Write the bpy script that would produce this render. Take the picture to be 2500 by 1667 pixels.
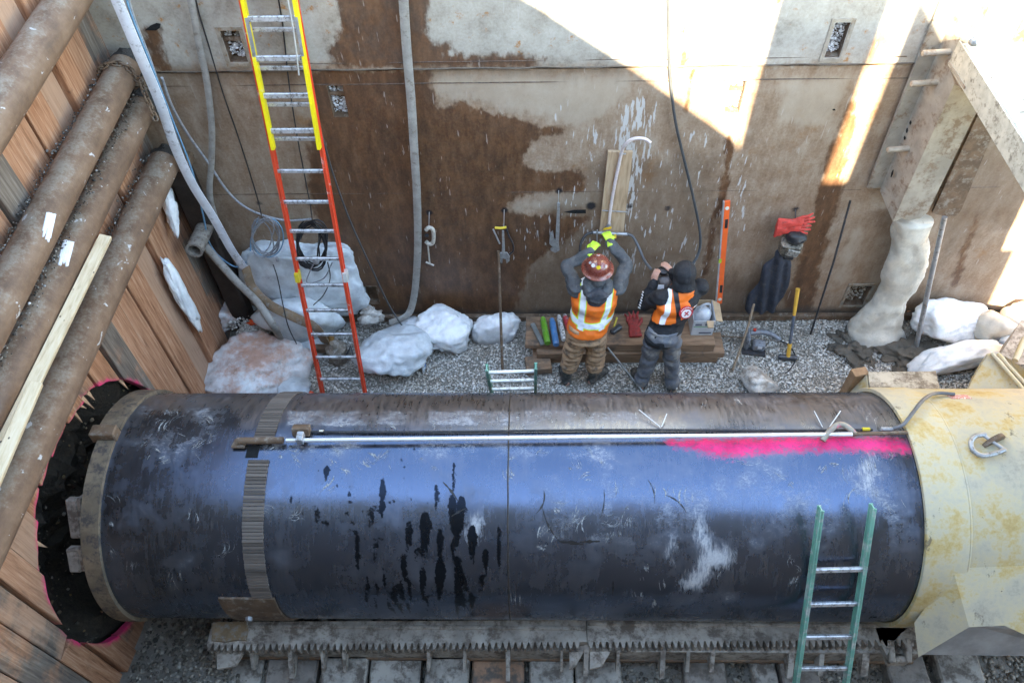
import bpy, bmesh, math, random
import numpy as np
from mathutils import Vector, Matrix, noise as mnoise

random.seed(7); RNG = np.random.default_rng(7)
S = bpy.context.scene
for o in list(bpy.data.objects): bpy.data.objects.remove(o)

# ------------------------------------------------------------------ camera
H, FPX = 7.1, 1913.5
TH, RO, PS = math.radians(51.236), math.radians(-1.966), math.radians(2.2986)
FW = np.array([-math.sin(PS)*math.cos(TH), math.cos(PS)*math.cos(TH), -math.sin(TH)])
_rt = np.array([math.cos(PS), math.sin(PS), 0.]); _up = np.cross(_rt, FW)
RT = _rt*math.cos(RO)+_up*math.sin(RO); UP = -_rt*math.sin(RO)+_up*math.cos(RO)
EYE = np.array([0, 0, H])
cam = bpy.data.cameras.new('camera'); camo = bpy.data.objects.new('camera', cam)
S.collection.objects.link(camo)
m = Matrix.Identity(4)
for i in range(3):
    m[i][0], m[i][1], m[i][2], m[i][3] = RT[i], UP[i], -FW[i], EYE[i]
camo.matrix_world = m
cam.sensor_width = 36; cam.lens = FPX/2500*36; cam.clip_end = 2000; cam.clip_start = .05
S.camera = camo

# ------------------------------------------------------------------ light
SDX, STAN = 0.10, 0.7265                       # the sun travels along (SDX, 1, -STAN)
w = bpy.data.worlds.new('World'); S.world = w; w.use_nodes = True
nt = w.node_tree; nt.nodes.clear()
sk = nt.nodes.new('ShaderNodeTexSky'); sk.sky_type = 'NISHITA'; sk.sun_disc = False
sk.sun_elevation = math.atan2(STAN, math.hypot(SDX, 1)); sk.sun_rotation = math.pi+math.atan2(SDX, 1)
sk.air_density = 1.0; sk.dust_density = .2; sk.ozone_density = 2.2
bg = nt.nodes.new('ShaderNodeBackground'); bg.inputs[1].default_value = 0.15
wo = nt.nodes.new('ShaderNodeOutputWorld')
nt.links.new(sk.outputs[0], bg.inputs[0]); nt.links.new(bg.outputs[0], wo.inputs[0])
sl = bpy.data.lights.new('sun', 'SUN'); sl.energy = 5.0; sl.angle = math.radians(.6); sl.color = (1, .95, .86)
so = bpy.data.objects.new('sun', sl); S.collection.objects.link(so)
so.rotation_euler = Vector((SDX, 1, -STAN)).to_track_quat('-Z', 'Y').to_euler()
so.location = (0, -20, 20)
S.view_settings.view_transform = 'Standard'; S.view_settings.look = 'None'
S.view_settings.exposure = 3.65; S.view_settings.gamma = 1; S.view_settings.use_curve_mapping = False
S.view_settings.use_white_balance = True; S.view_settings.white_balance_temperature = 8300; S.view_settings.white_balance_tint = 6

# ------------------------------------------------------------------ helpers
def ray(u, v): return FW+RT*(u-1250)/FPX+UP*(833.5-v)/FPX
def P(u, v, x=None, y=None, z=None):
    """a point of the place seen at (u, v) of the photograph, at the given distance"""
    d = ray(u, v)
    k = x/d[0] if x is not None else (y/d[1] if y is not None else (z-H)/d[2])
    return EYE+d*k
def PX(p):
    p = np.asarray(p)-EYE; d = p@FW
    return 1250+FPX*(p@RT)/d, 833.5-FPX*(p@UP)/d
A3 = lambda *a: np.array(a, float)
def unit(a): a = np.asarray(a, float); return a/(np.linalg.norm(a)+1e-12)
def lerp(a, b, t): return np.asarray(a, float)*(1-t)+np.asarray(b, float)*t
def rot(axis, deg): return np.array(Matrix.Rotation(math.radians(deg), 3, axis))
def basis(x, z=(0, 0, 1)):
    """rotation whose first column is x and whose third is near z"""
    x = unit(x); y = unit(np.cross(z, x)); return np.stack([x, y, np.cross(x, y)], 1)
def spline(pts, n=8):
    pts = [np.asarray(p, float) for p in pts]; out = []
    q = [2*pts[0]-pts[1]]+pts+[2*pts[-1]-pts[-2]]
    for i in range(1, len(q)-2):
        a, b, c, d = q[i-1:i+3]
        for k in range(n):
            t = k/n
            out.append(.5*(2*b+(c-a)*t+(2*a-5*b+4*c-d)*t*t+(3*b-a-3*c+d)*t**3))
    out.append(pts[-1]); return out
_ico = {}
def ico(sub):
    if sub not in _ico:
        b = bmesh.new(); bmesh.ops.create_icosphere(b, subdivisions=sub, radius=1)
        b.verts.ensure_lookup_table()
        _ico[sub] = (np.array([v.co[:] for v in b.verts]), [[v.index for v in f.verts] for f in b.faces]); b.free()
    return _ico[sub]
def fbm(p, s, o=4): return mnoise.fractal(Vector(p)*s, 1.0, 2.0, o)

class MB:
    def __init__(s): s.v = []; s.f = []
    def add(s, v, f):
        o = len(s.v); s.v += [tuple(map(float, q)) for q in v]; s.f += [[i+o for i in a] for a in f]; return s
    def box(s, c, d, R=None, b=0.0):
        d = np.asarray(d, float)/2; c = np.asarray(c, float); R = np.eye(3) if R is None else R
        if b <= 0:
            v = [A3(x, y, z)*d for x in (-1, 1) for y in (-1, 1) for z in (-1, 1)]
            f = [[0, 1, 3, 2], [4, 6, 7, 5], [0, 4, 5, 1], [2, 3, 7, 6], [0, 2, 6, 4], [1, 5, 7, 3]]
        else:
            b = min(b, d.min()*.8); v = []; idx = {}
            for x in (-1, 1):
                for y in (-1, 1):
                    for z in (-1, 1):
                        g = A3(x, y, z)
                        for ax in range(3):
                            q = g*(d-b); q[ax] = g[ax]*d[ax]; idx[(x, y, z, ax)] = len(v); v.append(q)
            f = []
            for ax in range(3):
                a1, a2 = [k for k in range(3) if k != ax]
                for sg in (-1, 1):
                    face = []
                    for p, q in ((-1, -1), (1, -1), (1, 1), (-1, 1)):
                        g = [0, 0, 0]; g[ax] = sg; g[a1] = p; g[a2] = q; face.append(idx[(*g, ax)])
                    f.append(face if (sg > 0) == (ax != 1) else face[::-1])
                for p in (-1, 1):
                    for q in (-1, 1):
                        e = []
                        for sg in (-1, 1):
                            g = [0, 0, 0]; g[ax] = sg; g[a1] = p; g[a2] = q
                            e += [idx[(*g, a1)], idx[(*g, a2)]]
                        f.append([e[0], e[1], e[3], e[2]])
            for x in (-1, 1):
                for y in (-1, 1):
                    for z in (-1, 1): f.append([idx[(x, y, z, a)] for a in range(3)])
        return s.add([c+R@q for q in v], f)
    def bar(s, a, b, w, h, up=(0, 0, 1), bev=0.0):
        a = np.asarray(a, float); b = np.asarray(b, float); R = basis(b-a, up)
        return s.box((a+b)/2, (np.linalg.norm(b-a), w, h), R, bev)
    def tube(s, pts, r, n=8, caps=True, up=None, flat=None, closed=False):
        pts = [np.asarray(p, float) for p in pts]; k = len(pts)
        rr = r if hasattr(r, '__len__') else [r]*k
        t = [unit(pts[min(i+1, k-1)]-pts[max(i-1, 0)]) for i in range(k)]
        if closed: t = [unit(pts[(i+1) % k]-pts[i-1]) for i in range(k)]
        nrm = np.asarray(up, float) if up is not None else (A3(0, 0, 1) if abs(t[0][2]) < .9 else A3(1, 0, 0))
        v = []; f = []
        for i in range(k):
            nn = nrm if up is None else np.asarray(up, float)
            nn = unit(nn-t[i]*(nn@t[i])); nrm = nn; bb = np.cross(t[i], nn)
            fx, fy = flat if flat else (1, 1)
            for j in range(n):
                a = 2*math.pi*j/n+math.pi/n
                v.append(pts[i]+rr[i]*(fy*math.cos(a)*nn+fx*math.sin(a)*bb))
        for i in range(k-(0 if closed else 1)):
            i2 = (i+1) % k
            for j in range(n):
                f.append([i*n+j, i*n+(j+1) % n, i2*n+(j+1) % n, i2*n+j])
        if caps and not closed: f.append(list(range(n))[::-1]); f.append([(k-1)*n+j for j in range(n)])
        return s.add(v, f)
    def cyl(s, a, b, r, n=12, r2=None): return s.tube([a, b], [r, r if r2 is None else r2], n)
    def lathe(s, prof, o=(0, 0, 0), axis=(0, 0, 1), n=24, caps=True):
        ax = unit(axis); e = unit(np.cross(ax, A3(1, 0, 0) if abs(ax[0]) < .9 else A3(0, 1, 0))); g = np.cross(ax, e)
        v = []; f = []; o = np.asarray(o, float)
        for r, h in prof:
            for j in range(n):
                a = 2*math.pi*j/n; v.append(o+ax*h+r*(e*math.cos(a)+g*math.sin(a)))
        for i in range(len(prof)-1):
            for j in range(n): f.append([i*n+j, i*n+(j+1) % n, (i+1)*n+(j+1) % n, (i+1)*n+j])
        if caps: f.append(list(range(n))[::-1]); f.append([(len(prof)-1)*n+j for j in range(n)])
        return s.add(v, f)
    def prism(s, poly, off):
        """closed slab: polygon of 3-D points pushed along off"""
        n = len(poly); a = [np.asarray(p, float) for p in poly]; off = np.asarray(off, float)
        return s.add(a+[p+off for p in a], [list(range(n))[::-1], [n+i for i in range(n)]]+[[i, (i+1) % n, n+(i+1) % n, n+i] for i in range(n)])
    def block(s, c, r, seed=0, sub=4, R=None, floor=None, npl=11, amp=.1):
        """rounded lump with flat broken faces"""
        rg = np.random.default_rng(seed+100); pn = rg.normal(size=(npl, 3)); pn /= np.linalg.norm(pn, axis=1)[:, None]; pd = rg.uniform(.72, 1., npl)
        v, f = ico(sub); r = np.asarray(r, float)*np.ones(3); o = []
        for q in v:
            dt = pn@q; k = np.sum(np.where(dt > .05, (np.maximum(dt, .05)/pd), .05)**9)**(-1/9.); k = min(k, 1.25)
            k *= 1+amp*fbm(q+seed*3.7, 1.6, 4)+.07*fbm(q+seed, 4.5, 5)-.09*max(0, mnoise.noise(Vector(q*2.6+seed))-.15)
            p = q*k*r; p = (R@p if R is not None else p)+np.asarray(c, float)
            if floor is not None and p[2] < floor: p[2] = floor
            o.append(p)
        return s.add(o, f)
    def blob(s, c, r, seed=0, amp=.2, freq=1.5, sub=3, R=None, floor=None, oct=4, sharp=0):
        v, f = ico(sub); r = np.asarray(r, float)*np.ones(3); o = []
        c = np.asarray(c, float)
        for q in v:
            k = 1+amp*fbm(q+seed*7.3, freq, oct)
            if sharp: k += sharp*(abs(mnoise.noise(Vector(q*3.1+seed)))-.25)
            p = q*k*r
            if R is not None: p = R@p
            p = p+c
            if floor is not None and p[2] < floor: p[2] = floor
            o.append(p)
        return s.add(o, f)
    def ellring(s, rings, n=20, caps=True):
        """loft through (centre, width vector, depth vector)"""
        v = []; f = []; k = len(rings)
        for c, a, b in rings:
            for j in range(n):
                t = 2*math.pi*j/n; v.append(np.asarray(c)+np.asarray(a)*math.cos(t)+np.asarray(b)*math.sin(t))
        for i in range(k-1):
            for j in range(n): f.append([i*n+j, i*n+(j+1) % n, (i+1)*n+(j+1) % n, (i+1)*n+j])
        if caps: f.append(list(range(n))[::-1]); f.append([(k-1)*n+j for j in range(n)])
        return s.add(v, f)
    def mesh(s, name):
        me = bpy.data.meshes.new(name); me.from_pydata(s.v, [], s.f); me.validate(); me.update()
        b = bmesh.new(); b.from_mesh(me); bmesh.ops.recalc_face_normals(b, faces=b.faces); b.to_mesh(me); b.free()
        return me
    def build(s, name, mat, parent=None, smooth=0, kind=None):
        return link(name, s.mesh(name), mat, parent, smooth, kind)
def link(name, me, mat, parent=None, smooth=0, kind=None):
    o = bpy.data.objects.new(name, me); S.collection.objects.link(o)
    if mat is not None: me.materials.clear(); me.materials.append(mat)
    if smooth:
        me.shade_smooth()
        if smooth < 180: me.set_sharp_from_angle(angle=math.radians(smooth))
    if parent is not None:
        o.parent = parent; o.matrix_parent_inverse = Matrix.Translation(-parent.location)
    if kind: o['kind'] = kind
    return o
def tag(o, label, cat, group=None):
    o['label'] = label; o['category'] = cat
    if group: o['group'] = group
    return o
def thing(name, label, cat, loc=(0, 0, 0), group=None):
    o = bpy.data.objects.new(name, None); S.collection.objects.link(o); o.location = Vector([float(q) for q in loc]); o.empty_display_size = .1
    return tag(o, label, cat, group)
def remesh(mb, voxel, name, mat, parent=None, smooth=4, disp=None, attrs=None):
    me = mb.mesh('tmp'); t = bpy.data.objects.new('tmp', me); S.collection.objects.link(t)
    mo = t.modifiers.new('r', 'REMESH'); mo.mode = 'VOXEL'; mo.voxel_size = voxel
    sm = t.modifiers.new('s', 'SMOOTH'); sm.factor = .5; sm.iterations = smooth
    dg = bpy.context.evaluated_depsgraph_get(); ne = bpy.data.meshes.new_from_object(t.evaluated_get(dg))
    bpy.data.objects.remove(t); ne.name = name
    if disp:
        nr = [v.normal.copy() for v in ne.vertices]
        for v, q in zip(ne.vertices, nr): v.co += q*disp(v.co)
    if attrs:
        co = np.array([v.co[:] for v in ne.vertices])
        for k, fn in attrs.items(): setattr_f(ne, k, fn(co))
    return link(name, ne, mat, parent, 180)
def setattr_f(me, name, vals):
    a = me.attributes.new(name, 'FLOAT', 'POINT'); a.data.foreach_set('value', np.asarray(vals, np.float32).ravel())
def sdf(px, py, poly):
    """signed distance (negative inside) of points to a closed polygon"""
    poly = np.asarray(poly, float); d = np.full(px.shape, 1e9); ins = np.zeros(px.shape, bool); n = len(poly)
    for i in range(n):
        ax, ay = poly[i]; bx, by = poly[(i+1) % n]; ex, ey = bx-ax, by-ay
        t = np.clip(((px-ax)*ex+(py-ay)*ey)/(ex*ex+ey*ey+1e-12), 0, 1)
        d = np.minimum(d, np.hypot(px-ax-t*ex, py-ay-t*ey))
        c = ((ay > py) != (by > py)); xx = ax+(py-ay)/(by-ay+1e-12)*ex; ins ^= c & (px < xx)
    return np.where(ins, -d, d)
def sdl(px, py, pts, wd):
    """distance to an open polyline less its half width (a list)"""
    d = np.full(px.shape, 1e9)
    for i in range(len(pts)-1):
        ax, ay = pts[i]; bx, by = pts[i+1]; ex, ey = bx-ax, by-ay
        t = np.clip(((px-ax)*ex+(py-ay)*ey)/(ex*ex+ey*ey+1e-12), 0, 1)
        d = np.minimum(d, np.hypot(px-ax-t*ex, py-ay-t*ey)-(wd[i]*(1-t)+wd[i+1]*t))
    return d

# ------------------------------------------------------------------ materials
class NT:
    def __init__(s, name):
        s.m = bpy.data.materials.new(name); s.m.use_nodes = True; s.t = s.m.node_tree; s.t.nodes.clear(); s._p = None; s._o = None
    def n(s, ty, **k):
        x = s.t.nodes.new(ty)
        for a, b in k.items(): setattr(x, a, b)
        return x
    def put(s, sock, v):
        if hasattr(v, 'links') or isinstance(v, bpy.types.NodeSocket): s.t.links.new(v, sock)
        elif hasattr(v, '__len__'):
            sock.default_value = tuple(v)+((1,) if len(v) == 3 and len(sock.default_value) == 4 else ())
        else: sock.default_value = v
    def pos(s):
        if not s._p: s._p = s.n('ShaderNodeNewGeometry').outputs['Position']
        return s._p
    def obj(s):
        if not s._o: s._o = s.n('ShaderNodeTexCoord').outputs['Object']
        return s._o
    def vec(s, v, sc=(1, 1, 1), loc=(0, 0, 0), r=(0, 0, 0)):
        x = s.n('ShaderNodeMapping'); s.put(x.inputs[0], v); x.inputs['Scale'].default_value = sc; x.inputs['Location'].default_value = loc; x.inputs['Rotation'].default_value = r
        return x.outputs[0]
    def noise(s, v, scale, detail=5, rough=.6, dist=0., sc=None, loc=(0, 0, 0), kind='FBM'):
        x = s.n('ShaderNodeTexNoise', noise_type=kind)
        s.put(x.inputs['Vector'], s.vec(v, sc or (1, 1, 1), loc) if sc or any(loc) else v)
        x.inputs['Scale'].default_value = scale; x.inputs['Detail'].default_value = detail; x.inputs['Roughness'].default_value = rough; x.inputs['Distortion'].default_value = dist
        return x.outputs[0]
    def vor(s, v, scale, feature='F1', out=0, sc=None, rnd=1.):
        x = s.n('ShaderNodeTexVoronoi', feature=feature); s.put(x.inputs['Vector'], s.vec(v, sc) if sc else v); x.inputs['Scale'].default_value = scale; x.inputs['Randomness'].default_value = rnd
        return x.outputs[out]
    def math(s, op, a, b=0., c=None):
        x = s.n('ShaderNodeMath', operation=op); s.put(x.inputs[0], a); s.put(x.inputs[1], b)
        if c is not None: s.put(x.inputs[2], c)
        return x.outputs[0]
    def sm(s, v, lo, hi, a=0., b=1.):
        x = s.n('ShaderNodeMapRange', interpolation_type='SMOOTHSTEP'); s.put(x.inputs[0], v)
        for i, q in enumerate((lo, hi, a, b)): s.put(x.inputs[i+1], q)
        return x.outputs[0]
    def mix(s, f, a, b, mode='MIX'):
        x = s.n('ShaderNodeMix', data_type='RGBA', blend_type=mode); s.put(x.inputs[0], f); s.put(x.inputs[6], a); s.put(x.inputs[7], b); return x.outputs[2]
    def ramp(s, f, st):
        x = s.n('ShaderNodeValToRGB'); s.put(x.inputs[0], f); e = x.color_ramp.elements
        while len(e) < len(st): e.new(.5)
        for q, (p, c) in zip(e, st): q.position = p; q.color = (*c, 1) if len(c) == 3 else c
        return x.outputs[0]
    def attr(s, name): return s.n('ShaderNodeAttribute', attribute_name=name).outputs['Fac']
    def rnd(s): return s.n('ShaderNodeObjectInfo').outputs['Random']
    def sep(s, v): x = s.n('ShaderNodeSeparateXYZ'); s.put(x.inputs[0], v); return x.outputs
    def comb(s, a, b, c):
        x = s.n('ShaderNodeCombineXYZ'); [s.put(x.inputs[i], q) for i, q in enumerate((a, b, c))]; return x.outputs[0]
    def out(s, col, rough=.6, metal=0., bump=None, bs=.3, bd=.01, spec=.5, sss=0., coat=0., trans=0., alpha=None, ior=None, stint=None):
        b = s.n('ShaderNodeBsdfPrincipled'); s.put(b.inputs['Base Color'], col); s.put(b.inputs['Roughness'], rough); s.put(b.inputs['Metallic'], metal)
        s.put(b.inputs['Specular IOR Level'], spec); s.put(b.inputs['Coat Weight'], coat); b.inputs['Coat Roughness'].default_value = .09; b.inputs['Coat IOR'].default_value = 1.9; s.put(b.inputs['Transmission Weight'], trans)
        if sss: s.put(b.inputs['Subsurface Weight'], sss); b.inputs['Subsurface Radius'].default_value = (.05, .06, .07); b.inputs['Subsurface Scale'].default_value = 1.
        if ior: b.inputs['IOR'].default_value = ior
        if stint: s.put(b.inputs['Specular Tint'], stint)
        if alpha is not None: s.put(b.inputs['Alpha'], alpha)
        if bump is not None:
            x = s.n('ShaderNodeBump'); x.inputs['Strength'].default_value = bs; x.inputs['Distance'].default_value = bd; s.put(x.inputs['Height'], bump); s.put(b.inputs['Normal'], x.outputs[0])
        o = s.n('ShaderNodeOutputMaterial'); s.t.links.new(b.outputs[0], o.inputs[0]); return s.m
def simple(name, col, rough=.6, metal=0., var=.25, scale=6., dirt=None, dirtamt=.35, bs=.15, spec=.5, coat=0., sss=0.):
    """plain painted or raw surface with mottling, dirt patches and fine relief"""
    t = NT(name); p = t.pos(); n1 = t.noise(p, scale, 6); n2 = t.noise(p, scale*7, 4); col = np.array(col)
    c = t.mix(t.sm(n1, .3, .7), tuple(col*(1-var)), tuple(np.minimum(col*(1+var*.6), 1)))
    if dirt is not None:
        k = t.sm(t.math('ADD', t.noise(p, scale*1.7, 8, .7, loc=(3, 5, 1)), t.math('MULTIPLY', n2, .25)), .76-dirtamt*.4, .92-dirtamt*.34)
        c = t.mix(k, c, dirt)
    r = t.sm(n2, .2, .8, max(rough-.12, .03), min(rough+.12, 1))
    return t.out(c, r, metal, n2, bs, .004, spec, coat=coat, sss=sss)
YW = 6.04            # face of the far steel wall
XT = -3.55           # face of the timber wall
PY, PZ, PR = 3.03, 1.18, .914      # casing axis and radius
HY, HZ, HR = 3.05, 1.04, 1.09      # hole sawn in the timber wall
def W2(u, v): q = P(u, v, y=YW); return (q[0], q[2])
def WP(*pp): return [W2(*q) for q in pp]
def pipe_hit(u, v, r=PR):
    d = ray(u, v); oy, oz = EYE[1]-PY, EYE[2]-PZ
    a = d[1]**2+d[2]**2; b = oy*d[1]+oz*d[2]; c = oy*oy+oz*oz-r*r; D = max(b*b-a*c, 0)
    k = (-b-math.sqrt(D))/a; p = EYE+d*k; an = math.atan2(p[2]-PZ, p[1]-PY)
    return p[0], an if an > -math.pi/2 else an+2*math.pi
def on_pipe(x, a, r=PR): return A3(x, PY+r*math.cos(a), PZ+r*math.sin(a))
def PP(*pp):
    o = []
    for u, v in pp: x, a = pipe_hit(u, v); o.append((x, a*PR))
    return o

# ---- materials of the setting
def m_steel():
    t = NT('rusty_steel_plate'); p = t.pos()
    big = t.noise(p, .9, 6, .6); med = t.noise(p, 4, 7, .65); fine = t.noise(p, 45, 5, .7)
    st = t.noise(p, 7, 8, .7, sc=(2., 1, .6)); st2 = t.noise(p, 16, 5, .6, sc=(3., 1, .25), loc=(4, 2, 1))
    tan = t.ramp(t.math('ADD', t.math('MULTIPLY', st, .35), t.math('ADD', t.math('MULTIPLY', med, .4), t.math('MULTIPLY', fine, .25))), [(.36, (.17, .1, .058)), (.46, (.255, .17, .112)), (.54, (.315, .228, .16)), (.66, (.39, .32, .25))])
    grey = t.ramp(t.math('ADD', t.math('MULTIPLY', med, .6), t.math('MULTIPLY', fine, .35)), [(.3, (.2, .165, .13)), (.45, (.36, .32, .265)), (.6, (.46, .42, .36)), (.75, (.55, .51, .45))])
    rustsp = t.sm(t.math('ADD', t.noise(p, 7, 9, .75, loc=(9, 1, 2)), t.math('MULTIPLY', fine, .12)), .63, .72)
    grey = t.mix(rustsp, grey, (.36, .17, .06))
    tan = t.mix(t.math('MULTIPLY', t.sm(t.noise(p, 3, 8, .7, loc=(5, 5, 5)), .56, .72), .7), tan, (.25, .115, .04))
    edge = t.math('MULTIPLY', t.math('SUBTRACT', t.noise(p, 9, 6, .65, sc=(1.6, 1, .8)), .5), .22)
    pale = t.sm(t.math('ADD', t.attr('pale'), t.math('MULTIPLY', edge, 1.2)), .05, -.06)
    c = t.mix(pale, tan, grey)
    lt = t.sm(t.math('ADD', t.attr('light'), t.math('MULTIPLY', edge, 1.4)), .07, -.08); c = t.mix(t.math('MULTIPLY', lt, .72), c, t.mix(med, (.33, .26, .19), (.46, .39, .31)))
    damp = t.sm(t.math('ADD', t.attr('damp'), t.math('MULTIPLY', edge, 2.)), .12, -.12)
    c = t.mix(t.math('MULTIPLY', damp, .42), c, t.mix(st, (.045, .026, .016), (.14, .085, .05)))
    wet = t.math('MULTIPLY', t.sm(t.math('ADD', t.attr('wet'), edge), .03, -.035), t.sm(med, .3, .6, .85, .98))
    wc = t.ramp(t.math('ADD', t.math('MULTIPLY', st, .4), t.math('ADD', t.math('MULTIPLY', med, .4), t.math('MULTIPLY', fine, .2))), [(.36, (.038, .018, .01)), (.47, (.092, .042, .021)), (.56, (.15, .072, .035)), (.68, (.175, .11, .072))])
    c = t.mix(wet, c, wc)
    rust = t.math('MULTIPLY', t.sm(t.math('ADD', t.attr('rust'), edge), .03, -.04), .8)
    c = t.mix(rust, c, t.mix(med, (.13, .055, .02), (.36, .17, .07)))
    # lime runs: elongated splashes
    dn = t.noise(p, 26, 3, .5, sc=(1.5, 1, .2)); dn2 = t.noise(p, 7, 4, .6, sc=(1.4, 1, .3), loc=(2, 2, 2))
    dk = t.math('ADD', dn, t.math('ADD', t.math('MULTIPLY', t.attr('runs'), .37), t.math('MULTIPLY', t.math('SUBTRACT', dn2, .5), .55)))
    runs = t.math('MULTIPLY', t.sm(dk, .86, .9), .8)
    c = t.mix(runs, c, (.5, .5, .49))
    # hairline scrapes
    scr = t.noise(p, 40, 2, .5, sc=(1, 1, .12), loc=(1, 7, 3)); c = t.mix(t.math('MULTIPLY', t.sm(scr, .7, .74), .35), c, (.5, .46, .42))
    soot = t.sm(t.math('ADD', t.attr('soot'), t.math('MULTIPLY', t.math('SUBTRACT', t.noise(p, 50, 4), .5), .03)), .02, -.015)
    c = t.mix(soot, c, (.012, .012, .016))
    mud = t.sm(t.math('ADD', t.sep(p)[2], t.math('MULTIPLY', med, -.35)), .06, -.1); c = t.mix(mud, c, (.06, .05, .042))
    r = t.mix(wet, t.sm(med, .2, .8, .55, .8), t.sm(fine, .2, .8, .25, .5))
    c = t.mix(t.math('MULTIPLY', t.sm(t.noise(p, 90, 3, .6), .6, .75), .35), c, (.06, .045, .035)); h = t.math('ADD', t.math('MULTIPLY', big, 3.), t.math('ADD', med, t.math('MULTIPLY', fine, .25)))
    return t.out(c, r, 0., h, .35, .012)
def m_timber():
    t = NT('timber_lagging'); p = t.pos(); r = t.rnd()
    q = t.n('ShaderNodeVectorMath', operation='ADD'); t.put(q.inputs[0], p); t.put(q.inputs[1], t.comb(t.math('MULTIPLY', r, 31.), t.math('MULTIPLY', r, 17.), t.math('MULTIPLY', r, 53.))); q = q.outputs[0]
    g = t.noise(q, 6, 6, .65, .5, sc=(6, 6, .35)); g2 = t.noise(q, 30, 4, .6, .3, sc=(5, 5, .25)); blot = t.noise(p, 2.2, 6, .65)
    base = t.ramp(t.math('ADD', t.math('MULTIPLY', g, .75), t.math('MULTIPLY', g2, .25)), [(.34, (.15, .062, .032)), (.45, (.34, .15, .078)), (.54, (.44, .215, .12)), (.66, (.56, .33, .21))])
    grey = t.ramp(g, [(.3, (.08, .06, .048)), (.5, (.16, .125, .1)), (.7, (.27, .225, .185))])
    base = t.mix(t.sm(t.math('FRACT', t.math('MULTIPLY', r, 7.3)), .1, .9), base, t.mix(g, (.24, .115, .065), (.6, .38, .26)))
    k = t.sm(t.math('ADD', blot, t.math('MULTIPLY', t.math('SUBTRACT', r, .5), .55)), .55, .75)
    c = t.mix(k, base, grey)
    c = t.mix(t.math('MULTIPLY', t.sm(t.noise(p, 5, 8, .7, loc=(7, 3, 1)), .6, .72), .5), c, (.05, .04, .034))
    c = t.mix(t.sm(t.vor(p, 30), .1, .04), c, (.5, .5, .5)) if False else c
    s = t.sep(p)
    dd = t.math('SQRT', t.math('ADD', t.math('POWER', t.math('SUBTRACT', s[1], HY), 2.), t.math('POWER', t.math('SUBTRACT', s[2], HZ), 2.)))
    ring = t.math('ADD', t.math('SUBTRACT', dd, HR), t.math('MULTIPLY', t.math('SUBTRACT', t.noise(p, 5, 4), .5), .16))
    c = t.mix(t.math('MULTIPLY', t.sm(ring, .045, -.02), t.sm(t.noise(p, 3, 4, .6, loc=(4, 4, 4)), .3, .55, .45, 1.)), c, (.85, .035, .17))
    return t.out(c, .8, 0, t.math('ADD', g, t.math('MULTIPLY', g2, .6)), .6, .006, .3)
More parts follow.
